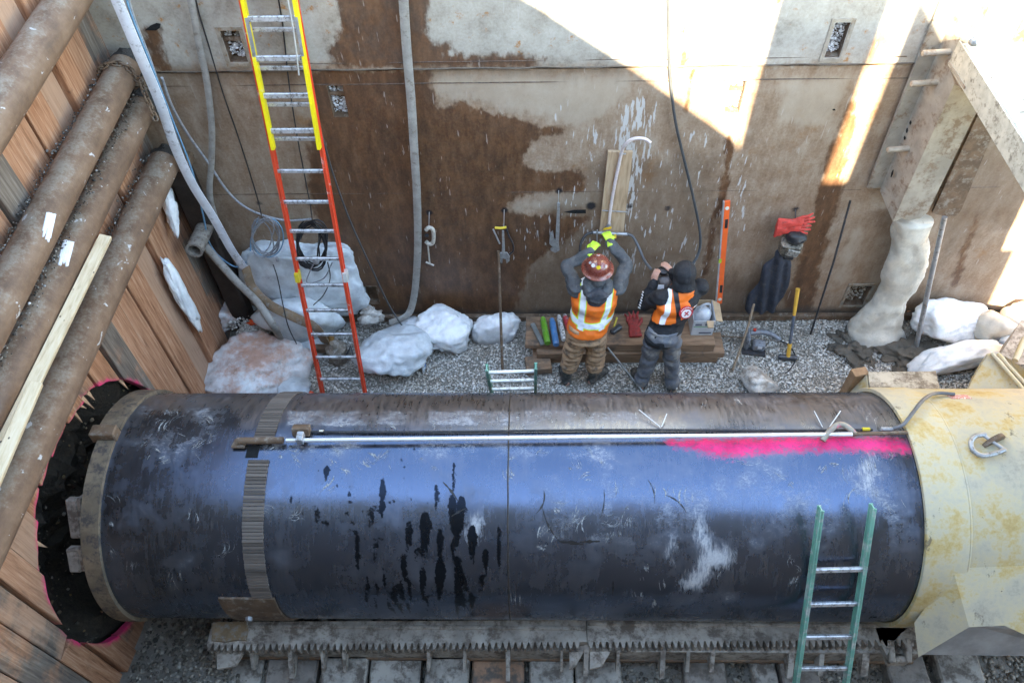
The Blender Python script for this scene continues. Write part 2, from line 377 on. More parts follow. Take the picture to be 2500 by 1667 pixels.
def m_pipe():
    t = NT('black_casing_paint'); p = t.pos()
    med = t.noise(p, 3.5, 6, .65); fine = t.noise(p, 60, 5, .7)
    hs = t.noise(p, 9, 5, .6, sc=(.5, 2, 2), loc=(3, 3, 3)); vs = t.noise(p, 14, 5, .65, sc=(3, .4, .4), loc=(1, 1, 1))
    c = t.ramp(t.math('ADD', t.math('MULTIPLY', med, .5), t.math('MULTIPLY', vs, .5)), [(.3, (.011, .01, .01)), (.5, (.022, .019, .018)), (.62, (.04, .034, .03)), (.8, (.08, .064, .05))])
    z = t.sep(p)[2]
    # scraped lime: tangled curved lines where the density attribute is high
    d1 = t.noise(p, 7, 6, .7, 2.2, sc=(.8, 1.6, 1.6)); d2 = t.noise(p, 17, 4, .6, 1.5, sc=(.7, 1.5, 1.5), loc=(5, 1, 1))
    ln = t.math('SUBTRACT', 1., t.math('MULTIPLY', t.math('ABSOLUTE', t.math('SUBTRACT', d1, .5)), 9.))
    ln2 = t.math('SUBTRACT', 1., t.math('MULTIPLY', t.math('ABSOLUTE', t.math('SUBTRACT', d2, .5)), 8.))
    sc = t.attr('scuff'); br = t.noise(p, 3, 5, .7, loc=(2, 9, 4))
    k = t.math('ADD', t.math('MAXIMUM', ln, ln2), t.math('ADD', t.math('MULTIPLY', t.math('SUBTRACT', fine, .5), .9), t.math('MULTIPLY', t.math('SUBTRACT', br, .52), 2.4)))
    scuff = t.math('MULTIPLY', t.sm(t.math('ADD', k, t.math('MULTIPLY', sc, 1.0)), 1.5, 2.05), .62)
    haze = t.math('MULTIPLY', t.sm(t.math('ADD', br, t.math('MULTIPLY', sc, .2)), .5, .9), .2)
    c = t.mix(haze, c, (.28, .27, .26)); c = t.mix(scuff, c, (.46, .46, .46))
    du = t.sm(t.math('ADD', t.attr('dust_and_reflection'), t.math('MULTIPLY', t.math('SUBTRACT', br, .5), .5)), .06, -.1); du = t.math('MULTIPLY', du, t.sm(vs, .35, .6, .25, .7)); c = t.mix(du, c, t.mix(med, (.06, .042, .03), (.19, .135, .09)))
    e = t.math('MULTIPLY', t.math('SUBTRACT', t.noise(p, 22, 6, .7, 1.), .5), .12)
    e2 = t.math('MULTIPLY', t.math('SUBTRACT', t.noise(p, 26, 6, .75, .6, sc=(2.2, .5, .5)), .5), .3)
    sme = t.math('MULTIPLY', t.sm(t.math('ADD', t.attr('smear'), e2), .05, -.06), .85); c = t.mix(sme, c, t.mix(fine, (.3, .3, .3), (.66, .66, .66)))
    drip = t.sm(t.math('ADD', t.attr('drip'), t.math('MULTIPLY', e, .45)), .004, -.003); c = t.mix(drip, c, (.004, .004, .004))
    pk = t.sm(t.math('ADD', t.attr('pink'), t.math('MULTIPLY', e, 1.6)), .05, -.05); pk = t.math('MULTIPLY', pk, t.sm(t.math('ADD', d1, fine), .75, 1., .45, 1.)); c = t.mix(pk, c, t.mix(t.sm(br, .3, .7), (.62, .02, .1), (.92, .05, .2)))
    ru = t.sm(t.noise(p, 5, 8, .75, loc=(4, 4, 8)), .66, .72); c = t.mix(t.math('MULTIPLY', ru, .5), c, (.11, .06, .032))
    r = t.math('ADD', t.math('ADD', t.sm(med, .25, .75, .16, .28), t.math('ADD', t.math('MULTIPLY', t.sm(vs, .4, .7), .07), t.math('MULTIPLY', t.sm(br, .45, .7), .22))), t.math('MULTIPLY', t.math('ADD', t.math('MAXIMUM', scuff, sme), t.math('ADD', pk, t.math('MULTIPLY', du, .5))), .4))
    mat = t.math('MAXIMUM', drip, t.math('MAXIMUM', t.math('MAXIMUM', scuff, sme), pk)); cw = t.sm(mat, 0., 1., .9, .06)
    return t.out(c, r, 0, t.math('ADD', t.math('MULTIPLY', med, .8), t.math('MULTIPLY', fine, .12)), .13, .012, t.sm(mat, 0., 1., .5, .08), ior=2.35, stint=(.46, .64, 1.))  # blue of the reflected sky is put in as a specular tint
def m_gravel(name, stops):
    t = NT(name); p = t.pos(); c = t.ramp(t.attr('rnd'), stops)
    c = t.mix(t.math('MULTIPLY', t.sm(t.noise(p, 2.2, 5, .6), .45, .7), .5), c, t.mix(t.attr('rnd'), (.16, .12, .085), (.45, .36, .26)))
    return t.out(c, .75, 0, t.noise(p, 120, 3), .3, .003, .4)
def m_soil(name, a, b, sc=3.):
    t = NT(name); p = t.pos(); n = t.noise(p, sc, 8, .7); f = t.noise(p, sc*14, 6, .75)
    return t.out(t.ramp(t.math('ADD', t.math('MULTIPLY', n, .5), t.math('MULTIPLY', f, .5)), [(.3, a), (.6, b), (.8, tuple(min(1, q*1.8) for q in b))]), .9, 0, t.math('ADD', n, f), .9, .03, .3)
def m_ice(name, col, dirt=(.2, .15, .11), amt=.2, pink=0.):
    t = NT(name); p = t.pos(); n = t.noise(p, 5, 6, .65); f = t.noise(p, 35, 5, .7)
    col = np.array(col); c = t.mix(t.sm(n, .35, .65), tuple(col*.8), tuple(np.minimum(col*1.12, .92)))
    if pink: c = t.mix(t.math('MULTIPLY', t.sm(t.math('ADD', t.noise(p, 2.6, 7, .75, loc=(1, 2, 0)), t.math('ADD', t.math('MULTIPLY', f, .16), t.math('MULTIPLY', t.sep(p)[2], .35))), .56, .78), .9), c, t.mix(f, (.38, .17, .1), (.66, .38, .27)))
    c = t.mix(t.math('MULTIPLY', t.sm(t.math('ADD', t.noise(p, 4, 8, .75, loc=(8, 2, 5)), t.math('MULTIPLY', f, .25)), .82-amt*.5, .92-amt*.4), .7), c, dirt)
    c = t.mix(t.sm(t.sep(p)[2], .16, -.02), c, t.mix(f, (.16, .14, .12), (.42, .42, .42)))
    return t.out(c, t.sm(f, .2, .8, .22, .5), 0, t.math('ADD', n, t.math('MULTIPLY', f, .2)), .45, .03, .5, sss=.35)
def m_rustpipe():
    t = NT('rusty_waler_steel'); p = t.pos(); n = t.noise(p, 5, 7, .7); f = t.noise(p, 40, 5, .7); st = t.noise(p, 12, 5, .6, sc=(1, .25, 1))
    c = t.ramp(t.math('ADD', t.math('MULTIPLY', n, .6), t.math('MULTIPLY', st, .4)), [(.3, (.085, .052, .035)), (.48, (.175, .103, .064)), (.62, (.24, .15, .097)), (.78, (.28, .2, .145))])
    up = t.sep(t.n('ShaderNodeNewGeometry').outputs['Normal'])[2]
    # settled clay on the upper side, with a ragged edge
    k = t.sm(t.math('ADD', t.math('MULTIPLY', up, .6), t.math('MULTIPLY', t.math('ADD', n, t.math('MULTIPLY', f, .4)), 1.5)), 1.42, 1.8)
    c = t.mix(t.math('MULTIPLY', k, .75), c, t.mix(f, (.16, .13, .1), (.33, .28, .22)))
    v = t.noise(p, 17, 3, .55, .8, sc=(1, .7, 1), loc=(2, 8, 1)); c = t.mix(t.sm(t.math('ADD', v, t.math('MULTIPLY', t.math('SUBTRACT', n, .5), .5)), .7, .73), c, (.5, .48, .46))
    return t.out(c, .68, 0, t.math('ADD', n, f), .4, .006, .4)
def m_beige():
    t = NT('chipped_cream_paint'); p = t.pos(); n = t.noise(p, 2.6, 8, .7); f = t.noise(p, 30, 5, .7)
    c = t.ramp(t.math('ADD', t.math('MULTIPLY', n, .75), t.math('MULTIPLY', f, .25)), [(.34, (.33, .29, .22)), (.44, (.46, .405, .3)), (.52, (.53, .45, .29)), (.59, (.52, .37, .15)), (.7, (.36, .22, .07))])
    k = t.sm(t.math('ADD', t.noise(p, 3.6, 8, .75, loc=(3, 6, 2), sc=(1.4, 1, .6)), t.math('MULTIPLY', f, .1)), .66, .72); c = t.mix(t.math('MULTIPLY', k, .8), c, (.12, .095, .065))
    k = t.sm(t.noise(p, 26, 3, .5), .74, .78); c = t.mix(k, c, (.1, .08, .06))
    return t.out(c, .55, 0, t.math('ADD', n, t.math('MULTIPLY', f, .3)), .25, .008, .45)
STEEL, TIMBER, PIPEM, WALER, BEIGE = m_steel(), m_timber(), m_pipe(), m_rustpipe(), m_beige()
GRAVEL = m_gravel('pit_gravel', [(0, (.26, .24, .21)), (.25, (.4, .375, .33)), (.55, (.52, .49, .44)), (.85, (.64, .605, .55)), (1, (.8, .77, .73))])
SOIL = m_soil('dark_soil', (.02, .017, .013), (.085, .07, .052)); BED = m_soil('gravel_bed', (.16, .145, .12), (.36, .33, .285), 5)
BANK = m_soil('clay_bank', (.12, .09, .06), (.25, .2, .14), 1.2)
MUDST = simple('muddy_steel', (.4, .355, .3), .8, 0, .3, 5, (.15, .12, .095), .5, .6)
RUST = simple('rusty_steel_part', (.14, .085, .05), .7, 0, .35, 9, (.24, .2, .16), .35, .4)
GREYST = simple('grey_galvanised_steel', (.38, .39, .4), .42, .55, .2, 12, (.2, .17, .13), .3, .2)
ALU = simple('aluminium_rung', (.62, .63, .64), .38, .6, .15, 14, (.2, .18, .16), .42, .2)
BLACK = simple('black_rubber', (.02, .02, .022), .5, 0, .3, 20, (.1, .09, .08), .25)
DARKST = simple('dark_bare_steel', (.05, .05, .055), .5, .3, .3, 18, (.12, .08, .05), .3)

# ---- ground, banks and near wall
mb = MB(); n = 60
g0, g1 = (-3.6, 9.), (-.3, 7.0)
vv = []; ff = []
for j in range(61):
    for i in range(101):
        x = g0[0]+(g0[1]+3.6+0)*0+(9+3.6)*i/100; y = -.2+6.6*j/60
        z = -.02+.03*fbm((x, y, 0), 1.3)+.18*max(0, 1-math.hypot((x+2.9)/1.3, (y-1.75)/.7))
        vv.append((x, y, z))
for j in range(60):
    for i in range(100): a = j*101+i; ff.append([a, a+1, a+102, a+101])
mb.add(vv, ff); o = mb.build('ground', BED, smooth=180, kind='structure')
def floor_z(x, y): return .03*fbm((x, y, 0), 1.3)+.18*max(0, 1-math.hypot((x+2.9)/1.3, (y-1.75)/.7))-.02

TOPZ, FARZ = 5.4, 4.9
# land round the pit: far bank, left bank, near bank
mb = MB()
mb.box((20, 36.3, FARZ-3), (120, 60, 6)); mb.build('far_bank', BANK, kind='structure')
mb = MB(); mb.box((-34, -1.5, 2.45), (59.4, 15.1, 5.9)); mb.build('side_bank', BANK, kind='structure')
mb = MB(); mb.box((2.35, -30.05, TOPZ-3), (4.4, 60, 6)); mb.box((-2.3, -30.05, TOPZ-3), (4.85, 60, 6)); mb.build('near_bank', BANK, kind='structure')
mb = MB(); mb.box((34.6, -30.05, .2), (60, 60, 6)); mb.build('lower_bank', BANK, kind='structure')
mb = MB(); mb.box((40, 3.2, -1), (60, 6.6, 1.9)); mb.build('pit_floor_beyond', BANK, kind='structure')
# added unseen mound behind the camera, profile shaped to shade the far wall
CY = -1.3
def sh(x, z): k = YW-CY; return (x-SDX*k, z+STAN*k)     # where a shadow point of the wall is cast from
prof = [(-14., 5.3), (-13, 7.2)]
x0, z0 = sh(.05, 3.92); x1, z1 = sh(1.91, 2.56); sl_ = (z1-z0)/(x1-x0)
prof += [(x0-3.5, z0+2.0), (x0-1.2, z0-sl_*1.2*.75), (x0, z0), ((x0+x1)/2, (z0+z1)/2-.02), (x1, z1), (x1+.1, z1-.3), (x1+.3, 5.3)]
mb = MB(); k = len(prof); vv = []; ff = []
for j, (yy, hh) in enumerate(((CY+.7, 0.), (CY, 1.), (CY-2., .92), (CY-7., 0.))):
    for x, z in prof: vv.append((x, yy+.05*math.sin(3*x), 5.3+(z-5.3)*hh))
for j in range(3):
    for i in range(k-1): ff.append([j*k+i, j*k+i+1, (j+1)*k+i+1, (j+1)*k+i])
mb.add(vv, ff); mb.build('added_shade_mound', BANK, kind='structure')
# added unseen steel panels, outlines cut to cast the wall's shadow edges
def panel(poly, label):
    th = thing('added_shade_panel', label, 'panel', (poly[0][0], CY, TOPZ))
    mm = MB().prism([A3(x, CY, z) for x, z in poly], (0, .12, 0)); mm.build('plate', RUST, th)
    xs = [q[0] for q in poly]; mm = MB(); mm.box(((min(xs)+max(xs))/2, CY-.08, 6.2), (max(xs)-min(xs)-.1, .14, .2)); mm.build('stiffener', RUST, th)
a, b = sh(1.93, 2.56)[0], sh(2.86, 3)[0]
panel([(a, TOPZ), (b, TOPZ), (b, sh(0, 5.2)[1]), (a+.06, sh(0, 5.2)[1])], 'tall narrow rusty steel panel added out of view to shade the far wall')
a = sh(3.07, 0)[0]; q1 = sh(3.13, 3.78); q2 = sh(3.72, 3.05)
a0_ = sh(2.85, 0)[0]; zs_ = sh(0, 1.95)[1]
panel([(a0_, 3.2), (q2[0], 3.2), (q2[0], q2[1]), (q1[0], q1[1]), (a, q1[1]), (a, zs_), (a0_, zs_)], 'wide rusty steel panel with a sloping top edge, added out of view to shade the far wall')

NEARM = simple('pale_steel_plate', (.22, .18, .15), .7, 0, .25, 3, (.25, .16, .09), .3)
near = thing('near_wall', 'rusty steel shield wall on the side of the pit below the viewer', 'wall', (0, .2, 0))
for zz, hh in ((0, 3.3), (3.32, 2.05)):
    MB().box((.5, .12, zz+hh/2), (8.1, .1, hh)).build('plate', NEARM, near)

# ---- far steel wall
wall = thing('steel_wall', 'rust stained steel trench shield wall of two plates with small pocket windows', 'wall', (0, YW, 0))
SEAM = 3.31
def grid_plate(x0, x1, z0, z1, y, holes, step=.035):
    xs = list(np.arange(x0, x1, step))+[x1]; zs = list(np.arange(z0, z1, step))+[z1]
    for h in holes: xs += [h[0], h[1]]; zs += [h[2], h[3]]
    def cl(a, keep):
        a = sorted(a); o = []
        for q in a:
            if o and q-o[-1] < .008:
                if q in keep: o[-1] = q
                continue
            o.append(q)
        return np.array(o)
    xs = cl(xs, {h[k] for h in holes for k in (0, 1)}); zs = cl(zs, {h[k] for h in holes for k in (2, 3)})
    X, Z = np.meshgrid(xs, zs); nx = len(xs)
    Yv = np.full(X.shape, y)
    v = np.stack([X, Yv, Z], -1).reshape(-1, 3); f = []
    for j in range(len(zs)-1):
        for i in range(nx-1):
            cx, cz = (xs[i]+xs[i+1])/2, (zs[j]+zs[j+1])/2
            if any(h[0] < cx < h[1] and h[2] < cz < h[3] for h in holes): continue
            a = j*nx+i; f.append([a, a+1, a+nx+1, a+nx])
    return v, f
def hole(u0, v0, u1, v1):
    a, b, c, d = W2(u0, v0), W2(u1, v0), W2(u0, v1), W2(u1, v1)
    return [(a[0]+c[0])/2, (b[0]+d[0])/2, (c[1]+d[1])/2, (a[1]+b[1])/2]
HU = [hole(552, 72, 596, 148), hole(2024, 52, 2060, 136)]
HL = [hole(806, 210, 844, 286), hole(1776, 198, 1812, 274), hole(2068, 698, 2116, 744), hole(893, 700, 922, 742)]
XE = 8.
SL = grid_plate(XT-.1, XE, .06, SEAM, YW, HL); SU = grid_plate(XT-.1, XE, SEAM+.03, FARZ, YW-.025, HU)
WET = [WP((812, -160), (826, 40), (828, 70), (826, 95), (818, 108), (806, 118), (812, 140), (800, 152), (806, 163), (1300, 163), (1320, 150), (1335, 138), (1300, 133), (1255, 128), (1200, 130), (1130, 130), (1090, 132), (1110, 115), (1100, 105), (1062, 98), (1045, 82), (1042, 60), (1050, 20), (1058, -160)),
       WP((756, 168), (1050, 168), (1052, 185), (1053, 215), (1068, 240), (1076, 262), (1095, 266), (1100, 256), (1120, 247), (1150, 255), (1180, 268), (1215, 276), (1250, 284), (1290, 296), (1325, 310), (1368, 312), (1372, 322), (1335, 330), (1305, 343), (1293, 352), (1285, 372), (1275, 392), (1290, 410), (1320, 418), (1420, 415), (1432, 450), (1425, 466), (1330, 470), (1290, 476), (1262, 484), (1240, 498), (1236, 512), (1255, 522), (1330, 524), (1440, 530), (1380, 590), (1300, 640), (1250, 775), (870, 790), (830, 700), (800, 600), (770, 520), (752, 470), (755, 360), (766, 260)),
       WP((2083, 250), (2098, 240), (2092, 290), (2085, 330), (2070, 380), (2055, 470), (2045, 510), (2030, 545), (2022, 590), (2008, 640), (1995, 700), (1975, 775), (1900, 775), (1930, 700), (1945, 650), (1960, 600), (1985, 520), (2000, 450), (2020, 370), (2045, 330), (2058, 300), (2065, 262)),
       WP((350, 62), (392, 62), (400, 120), (420, 172), (405, 178), (385, 170), (365, 120), (350, 90)),
       WP((420, 400), (445, 480), (470, 500), (520, 640), (570, 700), (560, 740), (470, 720), (420, 560))]
LINES = [WP((1781, 335), (1776, 400), (1762, 480), (1735, 580), (1718, 690)), WP((1668, -40), (1665, 40), (1672, 110), (1662, 160)), WP((1692, 172), (1684, 210), (1675, 270)), WP((2390, 520), (2330, 690))]
LW = [[.02, .045, .055, .045, .02], [.02, .02, .025, .02], [.02, .02, .012], [.02, .05]]
RUSTP = [WP((2150, 62), (2192, 50), (2190, 75), (2180, 110), (2165, 140), (2158, 160), (2105, 160), (2115, 130), (2120, 115), (2140, 80))]
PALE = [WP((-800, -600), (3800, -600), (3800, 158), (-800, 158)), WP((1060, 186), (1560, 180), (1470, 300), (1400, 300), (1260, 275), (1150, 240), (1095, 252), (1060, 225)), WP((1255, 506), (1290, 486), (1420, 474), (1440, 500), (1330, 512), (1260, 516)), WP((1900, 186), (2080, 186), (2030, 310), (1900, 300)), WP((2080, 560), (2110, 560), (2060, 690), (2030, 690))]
DAMP = [WP((1150, 600), (1500, 640), (1900, 690), (1990, 790), (1000, 790)), WP((1440, 400), (1760, 380), (1720, 640), (1500, 660), (1380, 620), (1330, 520)), WP((2300, 300), (2600, 300), (2600, 560), (2400, 560), (2300, 640)), WP((400, 165), (760, 165), (760, 200), (400, 195)), WP((1060, 163), (1600, 163), (1600, 178), (1060, 183))]
RUNS = [(WP((1500, 240), (1620, 240), (1600, 360), (1565, 480), (1530, 560), (1490, 560), (1500, 380)), 1., .12), (WP((1320, 230), (1480, 300), (1850, 320), (1830, 560), (1740, 680), (1380, 690), (1280, 560), (1420, 420), (1330, 320)), .62, .12), (WP((1240, 520), (1320, 540), (1300, 640), (1230, 640)), .6, .1)]
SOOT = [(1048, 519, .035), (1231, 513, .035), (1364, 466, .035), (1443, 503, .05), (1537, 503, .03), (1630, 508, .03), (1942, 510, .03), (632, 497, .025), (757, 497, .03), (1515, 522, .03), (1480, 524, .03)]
def wall_attrs(me, v):
    x, z = v[:, 0], v[:, 2]; f = lambda L: np.min([sdf(x, z, q) for q in L], 0)
    we = f(WET)
    for q, wd in zip(LINES, LW): we = np.minimum(we, sdl(x, z, q, wd))
    setattr_f(me, 'wet', we); setattr_f(me, 'rust', f(RUSTP)); setattr_f(me, 'pale', f(PALE[:1])); setattr_f(me, 'light', f(PALE[1:])); setattr_f(me, 'damp', f(DAMP))
    r = np.zeros(len(x))
    for q, k, s in RUNS: r = np.maximum(r, k*np.clip(.5-sdf(x, z, q)/s, 0, 1))
    setattr_f(me, 'runs', r)
    d = np.full(len(x), 9.)
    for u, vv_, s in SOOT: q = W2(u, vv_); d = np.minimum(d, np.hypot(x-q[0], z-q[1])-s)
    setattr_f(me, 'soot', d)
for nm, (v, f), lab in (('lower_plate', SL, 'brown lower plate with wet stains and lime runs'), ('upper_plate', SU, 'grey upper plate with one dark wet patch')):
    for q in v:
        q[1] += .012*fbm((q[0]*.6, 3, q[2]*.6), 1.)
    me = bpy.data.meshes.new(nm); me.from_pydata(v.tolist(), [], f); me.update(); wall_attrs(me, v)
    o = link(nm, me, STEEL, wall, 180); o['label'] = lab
MB().box((2., YW+.12, FARZ/2), (11.4, .06, FARZ)).build('back_plate', RUST, wall)
# seam lip, weld beads, toe
mb = MB(); pts = [A3(x, YW-.03+.006*math.sin(x*9), SEAM+.03+.006*fbm((x, 0, 0), 5)) for x in np.arange(XT, XE, .06)]
mb.tube(pts, .007, 6); mb.build('seam_lip', simple('seam_weld', (.13, .1, .075), .7, 0, .3, 20), wall, 180)
for zz, xa, xb, rr in ((SEAM-.13, XT, 3.3, .006), (W2(1500, 468)[1], XT, 3.3, .004), (W2(1500, 468)[1]+.02, 3.8, XE, .005), (SEAM+.09, XT, 3.2, .005)):
    yy = YW-.027 if zz > SEAM else YW-.003
    MB().tube([A3(x, yy+.004, zz+.006*fbm((x, 1, 0), 1)) for x in np.arange(xa, xb, .1)], rr, 5).build('weld_bead', STEEL, wall, 180)
mb = MB(); mb.box((2.2, YW-.02, .05), (11.3, .06, .09), None, .008); mb.build('toe_strip', RUST, wall)
# pockets with jambs, sills and stones behind
def stones(area, n, rmin, rmax, seed, mat, name, parent=None, place=None, sub=1, flat=.75):
    rg = np.random.default_rng(seed); v0, f0 = ico(1) if sub == 1 else ico(sub)
    v0 = np.asarray(v0); f0 = np.asarray(f0)
    c = np.array(place(n, rg)); n = len(c)
    r = rmin*(rmax/rmin)**(rg.random(n)**1.6)
    ax = rg.normal(size=(n, 3, 3)); Q, _ = np.linalg.qr(ax)
    sc = rg.uniform(.55, 1.25, (n, 1, 3))
    V = v0[None]*sc*rg.uniform(.78, 1.2, (n, len(v0), 1))
    V = np.einsum('nij,nkj->nki', Q, V)*r[:, None, None]; V[:, :, 2] *= flat; V += c[:, None, :]
    F = (f0[None]+(np.arange(n)*len(v0))[:, None, None]).reshape(-1, f0.shape[1])
    me = bpy.data.meshes.new(name); nv = n*len(v0); nf = len(F)
    me.vertices.add(nv); me.vertices.foreach_set('co', V.reshape(-1).astype(np.float32))
    me.loops.add(nf*3); me.loops.foreach_set('vertex_index', F.reshape(-1).astype(np.int32))
    me.polygons.add(nf); me.polygons.foreach_set('loop_start', np.arange(0, nf*3, 3, dtype=np.int32))
    me.update(calc_edges=True); setattr_f(me, 'rnd', np.repeat(rg.random(n), len(v0)))
    return link(name, me, mat, parent, 0, 'stuff')
PGRAV = m_gravel('pocket_stones', [(0, (.3, .3, .31)), (.4, (.58, .59, .6)), (1, (.85, .86, .88))])
for i, h in enumerate(HU+HL):
    y = YW-.025 if i < 2 else YW; x0, x1, z0, z1 = h; cx, cz = (x0+x1)/2, (z0+z1)/2
    wn = MB()
    for c, d in (((x0-.006, y+.05, cz), (.012, .1, z1-z0+.02)), ((x1+.006, y+.05, cz), (.012, .1, z1-z0+.02)), ((cx, y+.05, z0-.006), (x1-x0, .1, .012)), ((cx, y+.05, z1+.006), (x1-x0, .1, .012))): wn.box(c, d)
    wo_ = wn.build('window', RUST, wall)
    if i not in (1, 4, 5): MB().box((cx, y+.045, z0+(z1-z0)*.68), (x1-x0, .02, .035)).build('crossbar', RUST, wo_)
    if i in (0, 1, 3, 4):
        fr = MB(); b = .03
        fr.box((x0-.022, y-.004, cz), (b, .012, z1-z0+.075)); fr.box((cx, y-.005, z1+.022), (x1-x0+.02, .014, b)); fr.box((cx, y-.005, z0-.022), (x1-x0+.02, .014, b)); fr.box((x1+.022, y-.004, cz), (b, .012, z1-z0+.075))
        fr.build('frame', simple('window_frame_steel%d' % i, (.33, .28, .22), .7, 0, .3, 9, (.24, .15, .08), .4) , wo_)
    def pl(n, rg, h=h, y=y): return [(rg.uniform(h[0], h[1]), y+.085-.03*rg.random()+.02*(1-k), h[2]+(h[3]-h[2])*k) for k in rg.random(n)]
    if i != 5: stones(None, 260, .008, .018, 40+i, PGRAV if i != 4 else GRAVEL, 'stone_fill', wo_, pl)
# torn hole and cut slot: dark openings with bent lips
def slot(pts, name):
    q = [A3(a, YW-.03-.012*(v < 163), b) for (u, v), (a, b) in zip(pts, WP(*pts))]
    MB().prism(q, (0, -.004, 0)).build(name, simple(name+'_dark', (.004, .004, .004), .9), wall)
slot([(357, 68), (372, 56), (386, 50), (396, 52), (394, 62), (385, 68), (370, 68)], 'torn_hole')
slot([(1377, 513), (1400, 508), (1430, 507), (1430, 516), (1400, 516)], 'cut_slot')
slot([(2030, 262), (2036, 261), (2038, 265), (2031, 265)], 'pin_hole')

# gravel on the pit floor, two sheets of loose stones
def pl_far(n, rg):
    o = []
    for x, y in zip(rg.uniform(-3.4, 6.2, n), rg.uniform(4.55, 6.03, n)): o.append((x, y, floor_z(x, y)+.012+rg.uniform(0, .01)))
    return o
stones(None, 60000, .007, .018, 1, GRAVEL, 'gravel', None, pl_far, 1, .6)
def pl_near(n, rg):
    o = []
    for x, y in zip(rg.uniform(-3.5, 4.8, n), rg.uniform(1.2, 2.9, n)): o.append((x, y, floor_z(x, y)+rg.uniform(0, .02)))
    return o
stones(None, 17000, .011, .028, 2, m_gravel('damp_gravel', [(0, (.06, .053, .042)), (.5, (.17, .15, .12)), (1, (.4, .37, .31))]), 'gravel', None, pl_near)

# ---- timber wall
tw = thing('timber_wall', 'orange brown upright timber lagging wall with a round hole sawn round the casing', 'wall', (XT, 3, 0))
SE = [(18, 560), (107, 414), (154, 354), (214, 225), (254, 178), (60, 205)]
ys = [P(u, v, x=XT)[1] for u, v in ((29, 1375), (0, 1499), (335, 1060-130))]
edges = [1.05]
rg = np.random.default_rng(11)
while edges[-1] < YW-.1: edges.append(edges[-1]+rg.uniform(.2, .3))
edges[-1] = YW-.005
for i in range(len(edges)-1):
    a, b = edges[i]+.007, edges[i+1]-.007; off = rg.uniform(-.03, .03); th = .07
    def arc(y, s): return HZ+s*math.sqrt(max(0, (HR+.005*math.sin(y*40))**2-(y-HY)**2))
    zt = 5.6+rg.uniform(-.15, .1)
    if b < HY-HR or a > HY+HR: polys = [[(a, -.2), (b, -.2), (b, zt), (a, zt)]]
    else:
        yy = np.linspace(max(a, HY-HR), min(b, HY+HR), 9)
        if a < HY-HR: yy = np.concatenate([[a], yy])
        if b > HY+HR: yy = np.concatenate([yy, [b]])
        up_ = [(y, arc(y, 1)) for y in yy]; dn_ = [(y, arc(y, -1)) for y in yy]
        polys = [up_+[(b, zt), (a, zt)]]
        if min(z for _, z in dn_) > -.2: polys.append([(a, -.2), (b, -.2)]+dn_[::-1])
    for pl_ in polys:
        mm = MB().prism([A3(XT+off-th, y, z) for y, z in pl_], (th, 0, 0)); o = mm.build('plank', TIMBER, tw)
        bv = o.modifiers.new('b', 'BEVEL'); bv.width = .006; bv.segments = 1; bv.limit_method = 'ANGLE'
# splinters at the saw cut
mm_wood = simple('fresh_split_wood', (.5, .29, .17), .8, 0, .3, 12)
for y, s, l in ((3.35, 1, .14), (3.42, 1, .1), (3.5, 1, .16), (3.58, 1, .08), (2.35, 1, .12), (3.95, 1, .12), (2.0, -1, .06)):
    q = A3(XT-.03, y, HZ+s*math.sqrt(HR**2-(y-HY)**2)+.01); MB().prism([q+A3(0, -.02, 0), q+A3(0, .02, 0), q+A3(.03, rg.uniform(-.03, .03), -s*l)], (.012, 0, 0)).build('splinter', mm_wood, tw)
# soil seen in the hole
mb = MB(); vv = []; ff = []
for i in range(25):
    for j in range(61):
        r = 1.35*i/24; a = 2*math.pi*j/60; y, z = HY+r*math.cos(a), HZ+r*math.sin(a)
        vv.append((min(XT-.12, XT-.32-.2*fbm((y, z, 3), 2.2, 6)-.1*fbm((y, z, 9), 9, 4)+.18*(r/1.35)**3), y, max(z, -.3)))
for i in range(24):
    for j in range(60): ff.append([i*61+j, i*61+j+1, (i+1)*61+j+1, (i+1)*61+j])
mb.add(vv, ff).build('soil_face', SOIL, None, 40, 'structure')
def pl_soil(n, rg):
    o = []
    for _ in range(n):
        r = 1.25*math.sqrt(rg.random()); a = rg.uniform(0, 6.28); y, z = HY+r*math.cos(a), HZ+r*math.sin(a)
        o.append((min(XT-.11, XT-.3-.2*fbm((y, z, 3), 2.2, 6)-.1*fbm((y, z, 9), 9, 4)+.18*(r/1.35)**3), y, z))
    return o
stones(None, 500, .006, .024, 5, m_gravel('soil_stones', [(0, (.03, .026, .02)), (.6, (.1, .085, .06)), (.85, (.2, .14, .06)), (1, (.3, .28, .25))]), 'soil_stones', None, pl_soil)
# ---- casing pipe
XL = pipe_hit(250, 1200)[0]; XLB = pipe_hit(195, 1200)[0]; XR = pipe_hit(2256, 1280)[0]
pipe = thing('casing_pipe', 'large glossy black steel casing pipe with scraped lime marks and a pink painted stripe', 'pipe', (0, PY, PZ))
xs = np.arange(XL-.02, XR+.25, .03); NA = 200
aa = np.linspace(-math.pi/2, 1.5*math.pi, NA+1)
X, Aa = np.meshgrid(xs, aa)
v = np.stack([X, PY+PR*np.cos(Aa), PZ+PR*np.sin(Aa)], -1).reshape(-1, 3); nx = len(xs)
f = [[j*nx+i, (j+1)*nx+i, (j+1)*nx+i+1, j*nx+i+1] for j in range(NA) for i in range(nx-1)]
me = bpy.data.meshes.new('shell'); me.from_pydata(v.tolist(), [], f); me.update()
px_, ps_ = X.ravel(), (Aa*PR).ravel()
Z2 = lambda x, y: (500+x/2.351, 1000+y/2.351)
Z3 = lambda x, y: (1200+x/2.044, 900+y/2.044)
